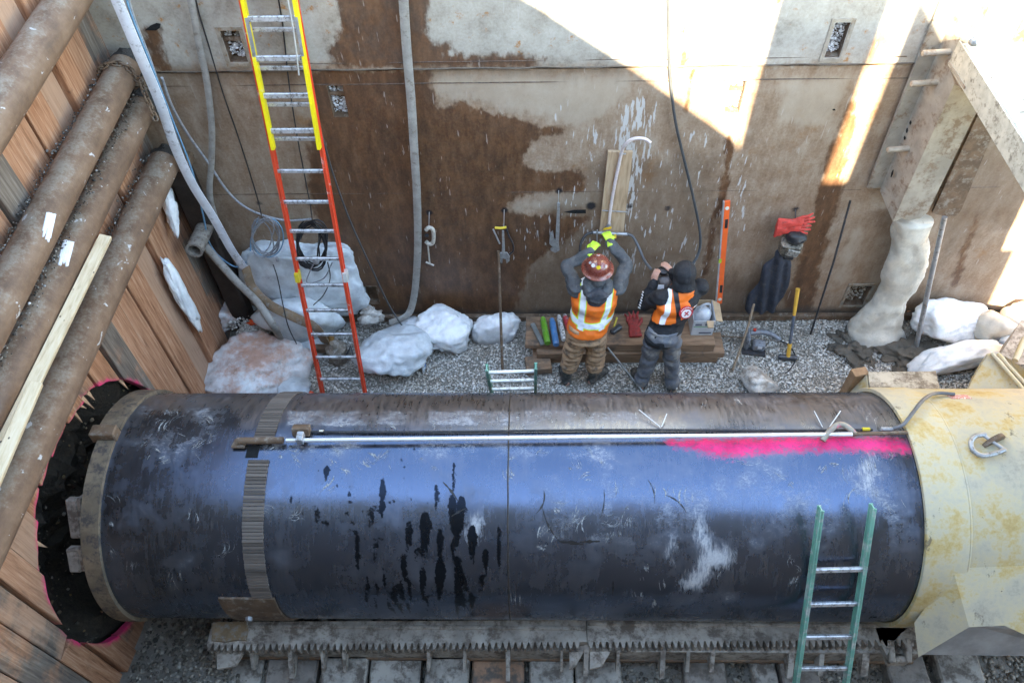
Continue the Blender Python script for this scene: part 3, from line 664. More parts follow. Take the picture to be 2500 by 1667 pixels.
DR = [(875, 680, 940, 16), (980, 720, 870, 18), (955, 540, 680, 20), (1020, 390, 580, 24), (1080, 500, 540, 12), (645, 540, 680, 17), (1170, 640, 800, 26), (1265, 580, 780, 42), (1220, 780, 855, 18), (1350, 680, 840, 26), (1350, 850, 1030, 42), (1420, 490, 640, 34), (1470, 490, 640, 30), (1450, 600, 720, 45), (1430, 740, 830, 28), (1455, 840, 1130, 32), (1535, 660, 830, 36), (1610, 790, 920, 23), (1690, 660, 880, 17), (1585, 940, 1050, 20), (1140, 820, 950, 22), (1250, 900, 1050, 26), (930, 950, 1090, 16), (1030, 900, 1040, 13), (1175, 920, 1150, 15), (1130, 980, 1160, 15), (1090, 990, 1130, 22), (985, 990, 1160, 12), (1280, 1040, 1110, 13), (1055, 1040, 1130, 11), (1530, 1040, 1140, 28), (1490, 950, 1100, 18), (700, 320, 380, 24), (1330, 430, 560, 18), (1430, 300, 480, 14)]
d = np.full(px_.shape, 9.)
for x, a, b, wd in DR:
    w_ = .78*wd/2.351*6./FPX; d = np.minimum(d, sdl(px_, ps_, PP(Z2(x, a+wd*.5), Z2(x+3, a*.6+b*.4), Z2(x-2, b-wd*.3), Z2(x, b+wd*1.6)), [w_*.6, w_, w_*.6, w_*.25]))
rg = np.random.default_rng(3)
for _ in range(85):
    x, y = 880+rg.normal()*190, 560+rg.normal()*160; w_ = rg.uniform(3, 9)/2.351*6./FPX; q = PP(Z2(x, y))[0]; d = np.minimum(d, np.hypot(px_-q[0], (ps_-q[1])*.8)-w_)
for u, vv_ in ((1505, 1420), (1640, 1240), (980, 1120), (430, 1240), (370, 1280)): q = PP((u, vv_))[0]; d = np.minimum(d, np.hypot((px_-q[0])*1.6, ps_-q[1])-.012)
setattr_f(me, 'drip', d)
SMR = [[Z3(*q) for q in ((1010, 700), (1060, 720), (1090, 800), (1120, 870), (1200, 880), (1230, 960), (1190, 1000), (1120, 1010), (1090, 1060), (1040, 1110), (940, 1110), (930, 1060), (1000, 1000), (1030, 900), (1000, 830))], [Z3(*q) for q in ((900, 820), (930, 840), (900, 940), (920, 980), (860, 950), (860, 900))],
       [Z2(*q) for q in ((1510, 600), (1600, 560), (1620, 640), (1600, 720), (1540, 800), (1480, 720))], [(2035, 1180), (2120, 1110), (2140, 1110), (2130, 1210), (2110, 1220), (2100, 1150)]]
d = np.min([sdf(px_, ps_, PP(*q)) for q in SMR], 0); setattr_f(me, 'smear', d+.035)
setattr_f(me, 'pink', sdf(px_, ps_, PP((1625, 1079), (1700, 1072), (2060, 1066), (2205, 1074), (2226, 1100), (2170, 1105), (2080, 1098), (1950, 1100), (1850, 1107), (1790, 1114), (1740, 1110), (1690, 1096), (1650, 1088))))
SCF = [(PP((330, 1180), (560, 1150), (560, 1420), (330, 1440)), .35, .2), (PP((330, 985), (560, 985), (580, 1120), (300, 1130)), .8, .35), (PP((560, 1060), (1250, 1060), (1500, 1080), (1500, 1150), (1250, 1120), (560, 1130)), .75, .16), (PP((700, 1000), (1250, 1000), (1620, 1005), (1620, 1040), (700, 1042)), .95, .06), (PP((1330, 1150), (1900, 1120), (2240, 1100), (2240, 1350), (1950, 1330), (1500, 1350), (1330, 1260)), .75, .5), (PP((620, 1190), (840, 1180), (800, 1260), (640, 1280)), .5, .1), (PP((1300, 1260), (1560, 1230), (1560, 1340), (1350, 1330)), .7, .08), (PP((1200, 1440), (2100, 1430), (2100, 1495), (1200, 1495)), .45, .1)]
sc = np.full(px_.shape, .12)
for q, k, s in SCF: sc = np.maximum(sc, k*np.clip(.5-sdf(px_, ps_, q)/s, 0, 1))
setattr_f(me, 'scuff', sc)
setattr_f(me, 'dust_and_reflection', sdf(px_, ps_, PP((300, 962), (1200, 964), (2150, 962), (2200, 1040), (1200, 1040), (640, 1046), (560, 1000), (330, 1000))))  # brown dust and the far wall's reflection, both painted into the shell colour
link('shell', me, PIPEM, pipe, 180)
MB().lathe([(PR-.001, 0), (PR-.02, -.001), (PR-.02, 1.5)], (XL-.02, PY, PZ), (1, 0, 0), 96, False).build('inner_wall', RUST, pipe, 40)
# cutting band at the leading end, in two lengths either side of a lug
BAND = simple('worn_band_steel', (.2, .15, .1), .6, .2, .35, 6, (.07, .06, .055), .45, .4)
def arcband(x0, x1, a0, a1, r0, r1, n=48):
    m_ = MB(); v = []; f = []
    for i in range(n+1):
        a = a0+(a1-a0)*i/n
        for x, r in ((x0, r0), (x1, r0), (x1, r1), (x0, r1)): v.append(on_pipe(x, a, r))
    for i in range(n):
        for j in range(4): f.append([i*4+j, i*4+(j+1) % 4, i*4+4+(j+1) % 4, i*4+4+j])
    f += [[0, 1, 2, 3], [n*4+3, n*4+2, n*4+1, n*4]]
    return m_.add(v, f)
lug_a = pipe_hit(225, 1065)[1]
arcband(XLB, XL+.005, -1.7, lug_a-.06, PR-.02, PR+.03).build('cutting_band', BAND, pipe, 30)
arcband(XLB, XL+.005, lug_a+.06, 4.5, PR-.02, PR+.03).build('cutting_band', BAND, pipe, 30) if False else None
arcband(XLB+.04, XL+.005, lug_a+.06, -1.7+2*math.pi, PR-.02, PR+.03).build('cutting_band', BAND, pipe, 30)
c = on_pipe(XLB+.08, lug_a, PR+.035); R = np.stack([A3(1, 0, 0), A3(0, -math.sin(lug_a), math.cos(lug_a)), A3(0, math.cos(lug_a), math.sin(lug_a))], 1)
MB().box(c, (.19, .1, .1), R, .008).build('lug', RUST, pipe)
# cutter wings ahead of the band
for (u0, v0, u1, v1, lab) in ((178, 1215, 192, 1310, 1), (180, 1335, 190, 1392, 2)):
    x = XLB-.1; a, b = P(u0, v0, x=x), P(u1, v1, x=x)
    mm = MB(); mm.bar(a, b, .07, .09, (1, 0, 0), .01); mm.bar(a+A3(.06, .02, 0), b+A3(.06, .02, 0), .1, .03, (1, 0, 0), .005); mm.build('cutter_wing', MUDST, pipe)
# weld seam, faint seams
for u, r in ((1240, .006),):
    x = pipe_hit(u, 1300)[0]
    MB().tube([on_pipe(x+.0012*math.sin(k), a, PR) for k, a in enumerate(np.linspace(-1, 4.2, 90))], r, 6).build('weld_seam', simple('weld_bead', (.045, .036, .03), .45, 0, .4, 30), pipe, 180)
# spacer band of short wooden slats in a gap of the casing
xa, xb = pipe_hit(594, 1220)[0], pipe_hit(646, 1220)[0]
SLAT = NT('weathered_slat'); _r = SLAT.rnd(); _n = SLAT.noise(SLAT.pos(), 9, 6, .7, sc=(1, 4, 4))
SLAT = SLAT.out(SLAT.mix(SLAT.math('ADD', SLAT.math('MULTIPLY', _r, .6), SLAT.math('MULTIPLY', _n, .4)), (.05, .038, .03), (.18, .145, .12)), .8, 0, _n, .5, .005)
a = .35; meS = MB().box((0, 0, 0), (xb-xa, .0235, .012), None, .003).mesh('slat')
rg = np.random.default_rng(8); a_gap = pipe_hit(617, 1102)[1]
while a < 3.55:
    if abs(a-a_gap) > .055 and rg.random() > .02:
        o = bpy.data.objects.new('slat', meS); S.collection.objects.link(o)
        if not meS.materials: meS.materials.append(SLAT)
        R = np.stack([A3(1, 0, 0), A3(0, -math.sin(a), math.cos(a)), A3(0, math.cos(a), math.sin(a))], 1)
        mm = Matrix(R.tolist()).to_4x4(); mm.translation = on_pipe((xa+xb)/2+rg.uniform(-.002, .002), a, PR+.007+rg.uniform(-.003, .002)); o.parent = pipe; o.matrix_parent_inverse = Matrix.Translation(-pipe.location); o.matrix_basis = mm
    a += .0285
a = a_gap; R = np.stack([A3(1, 0, 0), A3(0, -math.sin(a), math.cos(a)), A3(0, math.cos(a), math.sin(a))], 1)
x_g = pipe_hit(617, 1102)[0]
MB().box(on_pipe(x_g, a, PR+.001), (.09, .1, .006), R).build('open_slot', simple('slot_dark', (.003, .003, .003), .9), pipe)
# bolted cover plate low on the near side
a0, a1 = pipe_hit(600, 1457)[1], pipe_hit(620, 1514)[1]+.25; x0, x1 = pipe_hit(540, 1470)[0], pipe_hit(675, 1470)[0]
arcband(x0, x1, a0, a1, PR, PR+.018, 16).build('cover_plate', RUST, pipe, 30)
q = pipe_hit(610, 1500); MB().lathe([(.028, 0), (.028, .03), (.02, .034)], on_pipe(q[0], q[1], PR+.015), (0, math.cos(q[1]), math.sin(q[1])), 6).build('bolt', GREYST, pipe)
# water line along the crown with its clamps
def up_pipe(u, v, h): x, a = pipe_hit(u, v, PR+h); return on_pipe(x, a, PR+h)
a_, b_ = up_pipe(580, 1076, .05), up_pipe(2080, 1060, .05)
MB().tube([lerp(a_, b_, t) for t in (.08, .5, 1)], .017, 12).build('water_line', simple('bright_rod', (.7, .71, .73), .36, .5, .08, 6, (.45, .4, .36), .2), pipe, 60)
MB().tube([lerp(a_, b_, t) for t in (0, .075)], .027, 12).build('line_sleeve', RUST, pipe, 60)
MB().tube([up_pipe(u, v, .045) for u, v in ((2080, 1060), (2215, 1056))], .014, 10).build('line_end', RUST, pipe, 60)
mm = MB()
for u in (735,):
    p0 = up_pipe(u, 1072, .05); mm.box(p0+A3(0, 0, .02), (.05, .08, .06), None, .004)
mm.build('clamp', GREYST, pipe)
p0 = up_pipe(736, 1050, .04); MB().box(p0, (.13, .07, .07), rot('X', -25), .005).build('clamp_block', RUST, pipe)
MB().box(up_pipe(585, 1082, .012), (.1, .1, .02), rot('X', -20), .004).build('sleeve_bracket', RUST, pipe)
MB().tube([up_pipe(760+(2130-760)*t, 1054-6*t+1.5*math.sin(9*t), .016) for t in np.linspace(0, 1, 40)], .0095, 8).build('cable', BLACK, pipe, 60)
MB().tube([up_pipe(780+10*t, 1053, .016) for t in (0, 1)], .0125, 8).build('cable_sleeve', simple('cream_tape', (.6, .55, .42), .6), pipe)
MB().tube([up_pipe(2105+18*t, 1047.5, .02) for t in (0, 1)], .014, 8).build('cable_tape', simple('yellow_tape', (.7, .55, .03), .6), pipe)
MB().tube([up_pipe(2150+30*t, 1047, .02) for t in (0, 1)], .017, 10).build('cable_joint', GREYST, pipe)
MB().tube(spline([up_pipe(u, v, h) for u, v, h in ((2180, 1046, .03), (2205, 1036, .06), (2228, 1008, .09), (2255, 975, .1), (2285, 960, .06), (2330, 962, .05))], 6), .014, 8).build('hose', simple('grey_hose', (.12, .12, .125), .55), pipe, 60)
q = [up_pipe(2008+(1.04*t)*78, 1075-math.sin(t*math.pi)*32+(-14*t), .03+.05*math.sin(t*math.pi)) for t in np.linspace(0, 1, 12)]
MB().tube(q, .022, 8).build('lifting_eye', simple('lifting_eye_steel', (.3, .26, .2), .6, 0, .3, 14, (.8, .08, .2), .25), pipe, 60)
rods = simple('welding_rod', (.62, .62, .6), .5)
for u0, v0, u1, v1 in ((1560, 1000, 1612, 1042), (1628, 1010, 1615, 1042), (1988, 1003, 2008, 1042), (2052, 1003, 2025, 1042)):
    MB().cyl(up_pipe(u0, v0, .05), up_pipe(u1, v1, .012), .004, 6).build('welding_rod', rods, pipe)

# scrape marks: thin chalky strokes rubbed on the shell
rg = np.random.default_rng(77); SCR = NT('chalky_scrape'); _p = SCR.pos(); _n = SCR.noise(_p, 70, 4, .7); SCR = SCR.out(SCR.mix(SCR.sm(_n, .35, .65), (.06, .06, .063), (.42, .42, .41)), .8)
def stroke(m_, u, v, ln, ang, bend, wd):
    q = []
    for t in np.linspace(-.5, .5, 7):
        a = ang+bend*t; q.append((u+ln*t*math.cos(ang)+ln*bend*.5*(t*t-.25)*-math.sin(ang), v+ln*t*math.sin(ang)+ln*bend*.5*(t*t-.25)*math.cos(ang)))
    H_ = [pipe_hit(min(max(a, 205), 2235), min(max(b, 968), 1490)) for a, b in q]
    L_ = [on_pipe(x, a, PR+.0012) for x, a in H_]; v_ = []; f_ = []
    for i, p in enumerate(L_):
        t = unit(L_[min(i+1, 6)]-L_[max(i-1, 0)]); nr = A3(0, math.cos(H_[i][1]), math.sin(H_[i][1])); s_ = np.cross(nr, t)*wd*(math.sin(math.pi*(i+.25)/6.5)**.6)*(1+.5*math.sin(i*2.3+u))
        v_ += [p-s_, p+s_]
    m_.add(v_, [[2*i, 2*i+1, 2*i+3, 2*i+2] for i in range(6)])
m_ = MB()
for n_, u0, u1, v0, v1, a0, a1, l0, l1 in ((70, 330, 560, 1000, 1135, -1., 1., 10, 45), (75, 700, 1620, 1010, 1044, .6, 2.5, 6, 22), (95, 640, 1560, 1080, 1160, -.8, 1.2, 8, 40), (85, 1340, 2230, 1110, 1330, -.3, 2.2, 10, 60), (22, 630, 820, 1170, 1270, -.9, .2, 14, 50), (30, 1300, 1560, 1220, 1340, -1.2, 1.2, 10, 50), (30, 260, 540, 1180, 1440, .8, 2., 12, 60), (50, 1250, 2180, 1350, 1480, 1.2, 1.9, 8, 30), (25, 1650, 2180, 970, 1035, .6, 2.2, 10, 45), (14, 1500, 1700, 1180, 1250, .9, 1.7, 20, 70)):
    for _ in range(max(3, n_//4)):
        cu, cv, ca, cb, cl = rg.uniform(u0, u1), rg.uniform(v0, v1), rg.uniform(a0, a1), rg.normal()*1.2, rg.uniform(l0, l1)
        for k in range(rg.integers(2, 11)): stroke(m_, cu+rg.normal()*cl*.22, cv+rg.normal()*cl*.16, cl*rg.uniform(.3, 1.), ca+rg.normal()*.18, cb+rg.normal()*.3, rg.choice([.0009, .0014, .002, .005], p=[.4, .35, .18, .07]))
m_.build('scrape_marks', SCR, pipe, 0, 'stuff')
# dark gouges
m_ = MB(); GOU = simple('oily_gouge', (.012, .011, .011), .5)
for u, v, l, a, b, w_ in ((1318, 1225, 60, 1.9, 1.2, .006), (1345, 1280, 90, 1.1, -.6, .006), (1470, 1230, 70, 1.7, .5, .004), (1590, 1200, 60, 1.3, .8, .004), (1650, 1230, 70, .7, .9, .005), (1395, 1325, 60, .12, .1, .012), (1440, 1322, 50, -.05, .1, .01), (1100, 1200, 60, .9, .3, .008), (1120, 1250, 40, -.5, .2, .006), (1496, 1435, 35, 1.6, .1, .006)): stroke(m_, u, v, l, a, b, w_)
m_.build('gouge_marks', GOU, pipe, 0, 'stuff')

# ---- boring machine (cream) at the right
mc = thing('boring_machine', 'cream painted boring machine drum gripping the end of the casing', 'machine', (XR+.6, PY, PZ))
MB().lathe([(PR+.006, 0), (PR+.035, 0), (PR+.04, .01), (PR+.04, .3), (PR+.02, .31)], (XR, PY, PZ), (1, 0, 0), 96, False).build('flange_ring', BEIGE, mc, 30)
MB().lathe([(PR+.02, .3), (PR+.028, .315), (PR+.028, 3.)], (XR, PY, PZ), (1, 0, 0), 96, True).build('drum', BEIGE, mc, 30)
MB().tube([on_pipe(XR+.31, a, PR+.03) for a in np.linspace(-.8, 4, 80)], .01, 6).build('weld_seam', BEIGE, mc, 180)
# padeye with shackle
q = pipe_hit(2425, 1078, PR+.03); e = on_pipe(q[0], q[1], PR+.03); nr = A3(0, math.cos(q[1]), math.sin(q[1])); tg = A3(1, 0, 0)
tg = unit(up_pipe(2458, 1065, .06)-up_pipe(2400, 1092, .06)); sd = np.cross(nr, tg)
mm = MB(); poly = [e+tg*.085*math.cos(t)*1.1+nr*(.075*math.sin(t)) for t in np.linspace(0, math.pi, 10)]; mm.prism([p-sd*.015 for p in poly], sd*.03); pe = mm.build('padeye', RUST, mc, 30)
shk = thing('shackle', 'grey bow shackle through the padeye on the cream drum', 'shackle', e+nr*.05)
arc_ = [up_pipe(u, v, .075) for u, v in ((2452, 1098), (2430, 1106), (2400, 1112), (2378, 1102), (2370, 1082), (2380, 1065), (2405, 1060))]
MB().tube(spline(arc_, 5), .018, 10).build('bow', GREYST, shk, 60); pe_ = up_pipe(2405, 1060, .075)
MB().cyl(up_pipe(2455, 1100, .075)+sd*0, up_pipe(2395, 1058, .075), .014, 8).build('pin', GREYST, shk, 60)
p9 = pipe_hit(2320, 968, PR+.03)
for k_, (u, v) in enumerate(((2300, 963),)):
    x, a = pipe_hit(u+15, v+4, PR+.03)
    arcband(x, x+.16, a-.03, a+.05, PR+.028, PR+.032, 3).build('warning_sticker', simple('red_white_sticker', (.66, .6, .56), .5, 0, .2, 40, (.5, .1, .07), .6), mc)
# sheet steel hood on the near side, open below
def hood():
    A, B = A3(XR+.36, 2.33, 1.78), A3(XR+1.9, 2.33, 1.78)
    C, D, E_ = P(2366, 1530, z=1.4), P(2452, 1526, z=1.4), P(2500, 1548, z=1.38)
    A, B = up_pipe(2326, 1388, .034), up_pipe(2640, 1376, .034)
    F, G = P(2242, 1604, z=1.02), P(2232, 1520, z=1.1)
    E2 = P(2640, 1560, z=1.38)
    def ph(u, v, p0, p1, p2): n_ = np.cross(p1-p0, p2-p0); d_ = ray(u, v); return EYE+d_*(((p0-EYE)@n_)/(d_@n_))
    C = P(2366, 1530, z=1.4); D, E_, E2 = [ph(u, v, A, B, C) for u, v in ((2452, 1526), (2500, 1548), (2640, 1552))]
    F = P(2242, 1604, z=1.02); G = ph(2232, 1520, A, C, F)
    t = A3(0, .02, -.02)
    MB().prism([A, B, E2, E_, D, C], t).build('hood_top', BEIGE, mc)
    MB().prism([A, C, F, G], A3(.02, .01, 0)).build('hood_side', BEIGE, mc)
    MB().prism([F+A3(.02, .02, 0), C+A3(.02, .03, -.02), D+A3(0, .03, -.02), E_+A3(0, .03, -.02), P(2640, 1575, z=1.3), P(2640, 1598, z=1.), P(2500, 1600, z=1.)], A3(0, .03, -.01)).build('inner_plate', simple('dull_grey_plate', (.3, .29, .27), .7, 0, .25, 5), mc)
hood()
# lug pair and roller bracket under the flange
for u, v in ((2213, 1505), (2240, 1500)):
    a = P(u, v-28, z=.72); b = P(u-4, v+18, z=.6); MB().tube([a, lerp(a, b, .5), b], [.05, .055, .045], 12, flat=(.45, 1), up=(1, 0, 0)).build('lug', BEIGE, mc, 60)
mm = MB(); mm.prism([P(u, v, z=.5) for u, v in ((2130, 1512), (2200, 1510), (2220, 1530), (2200, 1545), (2180, 1570), (2165, 1600), (2150, 1570), (2140, 1540))], (0, 0, -.06)); mm.build('bracket', MUDST, mc)
mm = MB()
mm.bar(P(2168, 1560, z=.45), P(2172, 1615, z=.38), .05, .14, bev=.01); mm.bar(P(2210, 1555, z=.45), P(2212, 1615, z=.38), .05, .14, bev=.01); mm.bar(P(2165, 1612, z=.38), P(2215, 1612, z=.38), .05, .12, bev=.01); mm.bar(P(2180, 1560, z=.4), P(2225, 1545, z=.4), .03, .03)
mm.build('latch', MUDST, mc)
# far-side parts of the machine: long box beam end and curved guard plates
fb = thing('steel_box', 'cream steel box with brown mud patches on the gravel behind the casing', 'box', P(2200, 940, z=.0))
z1 = .62; A, B, C, D = P(2120, 908, z=z1), P(2285, 906, z=z1), P(2302, 985, z=z1), P(2128, 985, z=z1)
MUDC = simple('cream_with_mud', (.5, .44, .34), .65, 0, .2, 3, (.16, .125, .09), .62, .3)
MB().prism([A, B, C, D], (0, 0, -.03)).build('lid', MUDC, fb)
MB().prism([A+A3(.01, -.01, -.032), B+A3(-.01, -.01, -.032), C+A3(-.01, .0, -.032), D+A3(.01, 0, -.032)], (0, 0, -.56)).build('body', BEIGE, fb)
MB().prism([A+A3(-.002, 0, -.03), D+A3(-.002, 0, -.03), D+A3(-.12, 0, -.3), A+A3(-.08, 0, -.3)], (-.012, 0, 0)).build('end_plate', BEIGE, fb)
MB().lathe([(.03, 0), (.03, .03), (.018, .03), (.018, .06)], P(2120, 945, z=.45), (-1, -.3, .4), 8).build('bolt', simple('blue_bolt', (.1, .22, .45), .5), fb)
gp = thing('guard_plate', 'cream curved guard plates of the machine beside the ice blocks', 'guard', P(2450, 900, z=.0))
MB().prism([P(u, v, z=z) for u, v, z in ((2355, 970, .75), (2375, 925, .85), (2395, 890, .95), (2412, 865, 1.), (2425, 862, 1.), (2510, 960, .9), (2510, 1000, .75))], (.01, .03, -.03)).build('plate', BEIGE, gp)
MB().tube([P(2420, 862, z=1.03), P(2445, 890, z=1.), P(2510, 965, z=.93)], .022, 8).build('rim', BEIGE, gp, 60)
MB().tube([P(2436, 862, z=1.03), P(2460, 890, z=1.), P(2520, 955, z=.93)], .018, 8).build('rim', BEIGE, gp, 60)
MB().prism([P(u, v, z=z) for u, v, z in ((2455, 870, .95), (2500, 900, .95), (2560, 930, .95), (2560, 1000, .7), (2510, 955, .8))], (.01, .03, -.03)).build('plate', BEIGE, gp)
MB().tube([P(2478, 880, z=1.0), P(2500, 830, z=1.05), P(2530, 800, z=1.05)], .03, 8).build('arm', BEIGE, gp, 60)
MB().prism([P(u, v, z=0.0) for u, v in ((2355, 985), (2520, 985), (2520, 900), (2420, 880))], (0, 0, .7)).build('pedestal', MUDST, gp)
tag(MB().box(P(2078, 948, z=.3), (.16, .1, .6), rot('Z', 12), .006).build('timber_block', simple('block_wood', (.33, .2, .11), .8, 0, .3, 10)), 'small brown wooden block on end behind the casing beside the cream steel box', 'wood block')
# ---- track under the casing
trk = thing('machine_track', 'mud caked steel track with a toothed rack edge beside the casing', 'track', (0, 2.1, .2))
z = .5; L0, L1 = P(515, 1532, z=z), P(2245, 1522, z=z); M0, M1 = P(515, 1572, z=z), P(2245, 1560, z=z)
yb0, yf0 = L0[1]+.05, M0[1]; yb1, yf1 = L1[1]+.05, M1[1]
xA, xB = L0[0], L1[0]; xm = pipe_hit(1430, 1560, .01)[0] if False else P(1433, 1550, z=z)[0]
def rack(x0, x1):
    def yb(x): return yb0+(yb1-yb0)*(x-xA)/(xB-xA)
    def yf(x): return yf0+(yf1-yf0)*(x-xA)/(xB-xA)
    pitch = .0535; n = int((x1-x0)/pitch); pts = []
    for i in range(n):
        x = x0+i*pitch; y = yf(x)
        pts += [(x+.004, y), (x+.018, y-.05), (x+.033, y-.05), (x+.047, y)]
    poly = [(x0, yf(x0))]+pts+[(x1, yf(x1)), (x1, yb(x1)), (x0, yb(x0))]
    MB().prism([A3(x, y, z) for x, y in poly], (0, 0, -.1)).build('rack', MUDST, trk)
    MB().box(((x0+x1)/2, (yb(x0)+yf(x1))/2+.035, z+.008), (x1-x0-.02, .03, .016), None, .004).build('rail_ridge', MUDST, trk)
rack(xA, xm-.003); rack(xm+.003, xB)
MB().box(((xA+xB)/2, yf0+.02, z-.2), (xB-xA, .05, .2)).build('web', MUDST, trk)
MB().box(((xA+xB)/2, yf0+.04, z-.32), (xB-xA, .12, .04), None, .005).build('flange', simple('rusty_flange', (.2, .12, .07), .8, 0, .3, 8, (.12, .1, .08), .4), trk)
p0 = P(517, 1525, z=z+.05); p1 = P(595, 1525, z=z+.05)
MB().prism([P(u, v, z=z+.03) for u, v in ((520, 1518), (606, 1516), (600, 1562), (580, 1560), (550, 1565), (516, 1562))], (0, 0, -.06)).build('end_board', simple('wet_board', (.3, .2, .11), .8, 0, .3, 10, (.3, .28, .25), .4), trk)
for u, v0, v1, wd in ((530, 1585, 1625, .05), (612, 1588, 1635, .03), (707, 1585, 1655, .04), (785, 1588, 1640, .025), (838, 1588, 1640, .025), (1045, 1585, 1640, .025), (1133, 1585, 1640, .025), (1240, 1585, 1662, .035), (1372, 1585, 1638, .02), (1432, 1585, 1650, .04), (1510, 1585, 1640, .025), (1620, 1585, 1655, .04), (1682, 1585, 1640, .03), (1742, 1585, 1640, .035), (1935, 1580, 1655, .045), (2010, 1575, 1650, .04), (2118, 1580, 1650, .06)):
    a, b = P(u, v0, z=.42), P(u+(1250-u)*.01, v1, z=.25); s = A3(wd/2, 0, 0); c_ = A3(0, .22, 0)
    MB().prism([a-s, b-s, b-s+A3(0, .03, -.04), a-s+A3(0, .2, -.15), a-s+A3(0, .2, 0)], s*2).build('bracket', MUDST, trk)
for u0, u1 in ((1390, 1425), (1440, 1490), (530, 595)):
    MB().prism([P(u0, 1590, z=.4), P(u1, 1590, z=.4), P(u1-20, 1625, z=.34), P(u0, 1632, z=.34)], (0, 0, -.03)).build('gusset', MUDST, trk)
# cross plates seen in the dark gap under the casing
for u0, u1 in ((765, 790), (830, 905), (1040, 1170), (1155, 1185), (1250, 1310), (1410, 1545), (1620, 1700), (1900, 1960)):
    a, b = P(u0, 1540, z=.32), P(u1, 1540, z=.32); MB().box(((a[0]+b[0])/2, 2.75, .22), (b[0]-a[0], .8, .12), None, .008).build('cross_plate', MUDST, trk)
SLP = [simple('sleeper_mud%d' % i, c, .85, 0, .3, 4, (.12, .098, .078), .5, .7) for i, c in enumerate(((.36, .325, .275), (.25, .215, .18), (.36, .2, .12)))]
tops = ['grey mud smeared concrete sleeper', 'dark dirty timber sleeper', 'rust brown timber sleeper']
wh = ['by the casing cover plate', 'below the left rack bracket', 'under the wide left bracket', 'between two thin rack brackets', 'under the middle of the rack', 'beside the long thin bracket', 'just before the rack joint', 'just past the rack joint', 'between the gravel patches', 'near the foot of the green ladder', 'behind the green ladder', 'below the cream hood', 'under the cream hood end']
for i, (u0, u1, k, zt) in enumerate(((560, 640, 0, .12), (648, 775, 1, .14), (782, 895, 0, .2), (902, 1028, 0, .16), (1036, 1145, 0, .2), (1152, 1282, 2, .14), (1290, 1400, 0, .17), (1405, 1520, 0, .15), (1668, 1772, 1, .15), (1838, 1900, 0, .12), (1905, 2000, 1, .16), (2170, 2270, 1, .14), (2290, 2400, 0, .14))):
    a, b = P(u0, 1640, z=zt), P(u1, 1640, z=zt)
    o = MB().box(((a[0]+b[0])/2, 1.75+.05*math.sin(i*5), zt/2+.0), (b[0]-a[0]-.01, 1.3, zt), rot('Z', 1.5*math.sin(i*3)), .015).build('sleeper', SLP[k])
    tag(o, tops[k]+' '+wh[i], 'sleeper', 'sleepers under the track')

# ---- walers: four rusty pipes along the timber wall
def waler(pa, pb, r, label, ext=0):
    a, b = np.array(pa), np.array(pb); t = unit(b-a)
    o = thing('waler_pipe', label, 'pipe', a, 'waler pipes on the timber wall')
    MB().lathe([(r-.012, .03), (r, 0), (r, np.linalg.norm(b-a)), (r-.012, np.linalg.norm(b-a)), (r-.012, np.linalg.norm(b-a)-.3)], a, t, 28, True).build('tube', WALER, o, 40)
    return o
WX = XT+.17
def wl(u, v): return P(u, v, x=WX)
def ext(a, b, y): a, b = np.array(a), np.array(b); return a+(b-a)*(y-a[1])/(b[1]-a[1])
WLS = []
for (c0, c1, r, yend, lab) in (((122, 71), (40, 200), .135, YW-.2, 'topmost rusty pipe on the timber wall, lime splashed, well above the others'),
        ((300, 175), (107, 540), .125, 5.82, 'rusty pipe on the timber wall with the chain round its end and a white mark'),
        ((352, 250), (208, 540), .115, 5.8, 'rusty pipe wedged close below the chained pipe, gravel along its top'),
        ((402, 395), (165, 900), .135, 5.75, 'lowest rusty pipe on the timber wall with timber battens lying on it')):
    a, b = wl(*c0), wl(*c1); zz = (a[2]+b[2])/2; a = A3(WX, yend, a[2]+(a[2]-b[2])/(a[1]-b[1])*(yend-a[1])); e = ext(wl(*c0), wl(*c1), .3)
    waler(e, a, r, lab); WLS.append((e, a, r))
# loose gravel lying in the crotches
def pl_w(n, rg):
    o = []
    for _ in range(n):
        k = rg.integers(0, 3); e, a, r = WLS[[1, 2, 3][k]]; t = rg.random(); p = lerp(e, a, t)
        if k == 1: o.append((p[0]-.02+rg.normal()*.035, p[1], p[2]+r+rg.uniform(-.01, .02)))
        elif k == 2: o.append((p[0]-.08+rg.normal()*.03, p[1], p[2]+r*.9+rg.uniform(-.03, .02)))
        else: o.append((p[0]-.09+rg.normal()*.02, p[1], p[2]+r*.75+rg.uniform(-.02, .01)))
    return o
stones(None, 3800, .004, .013, 21, m_gravel('ledge_grit', [(0, (.04, .037, .033)), (.6, (.12, .105, .09)), (.92, (.26, .24, .21)), (1, (.6, .6, .6))]), 'grit', None, pl_w)
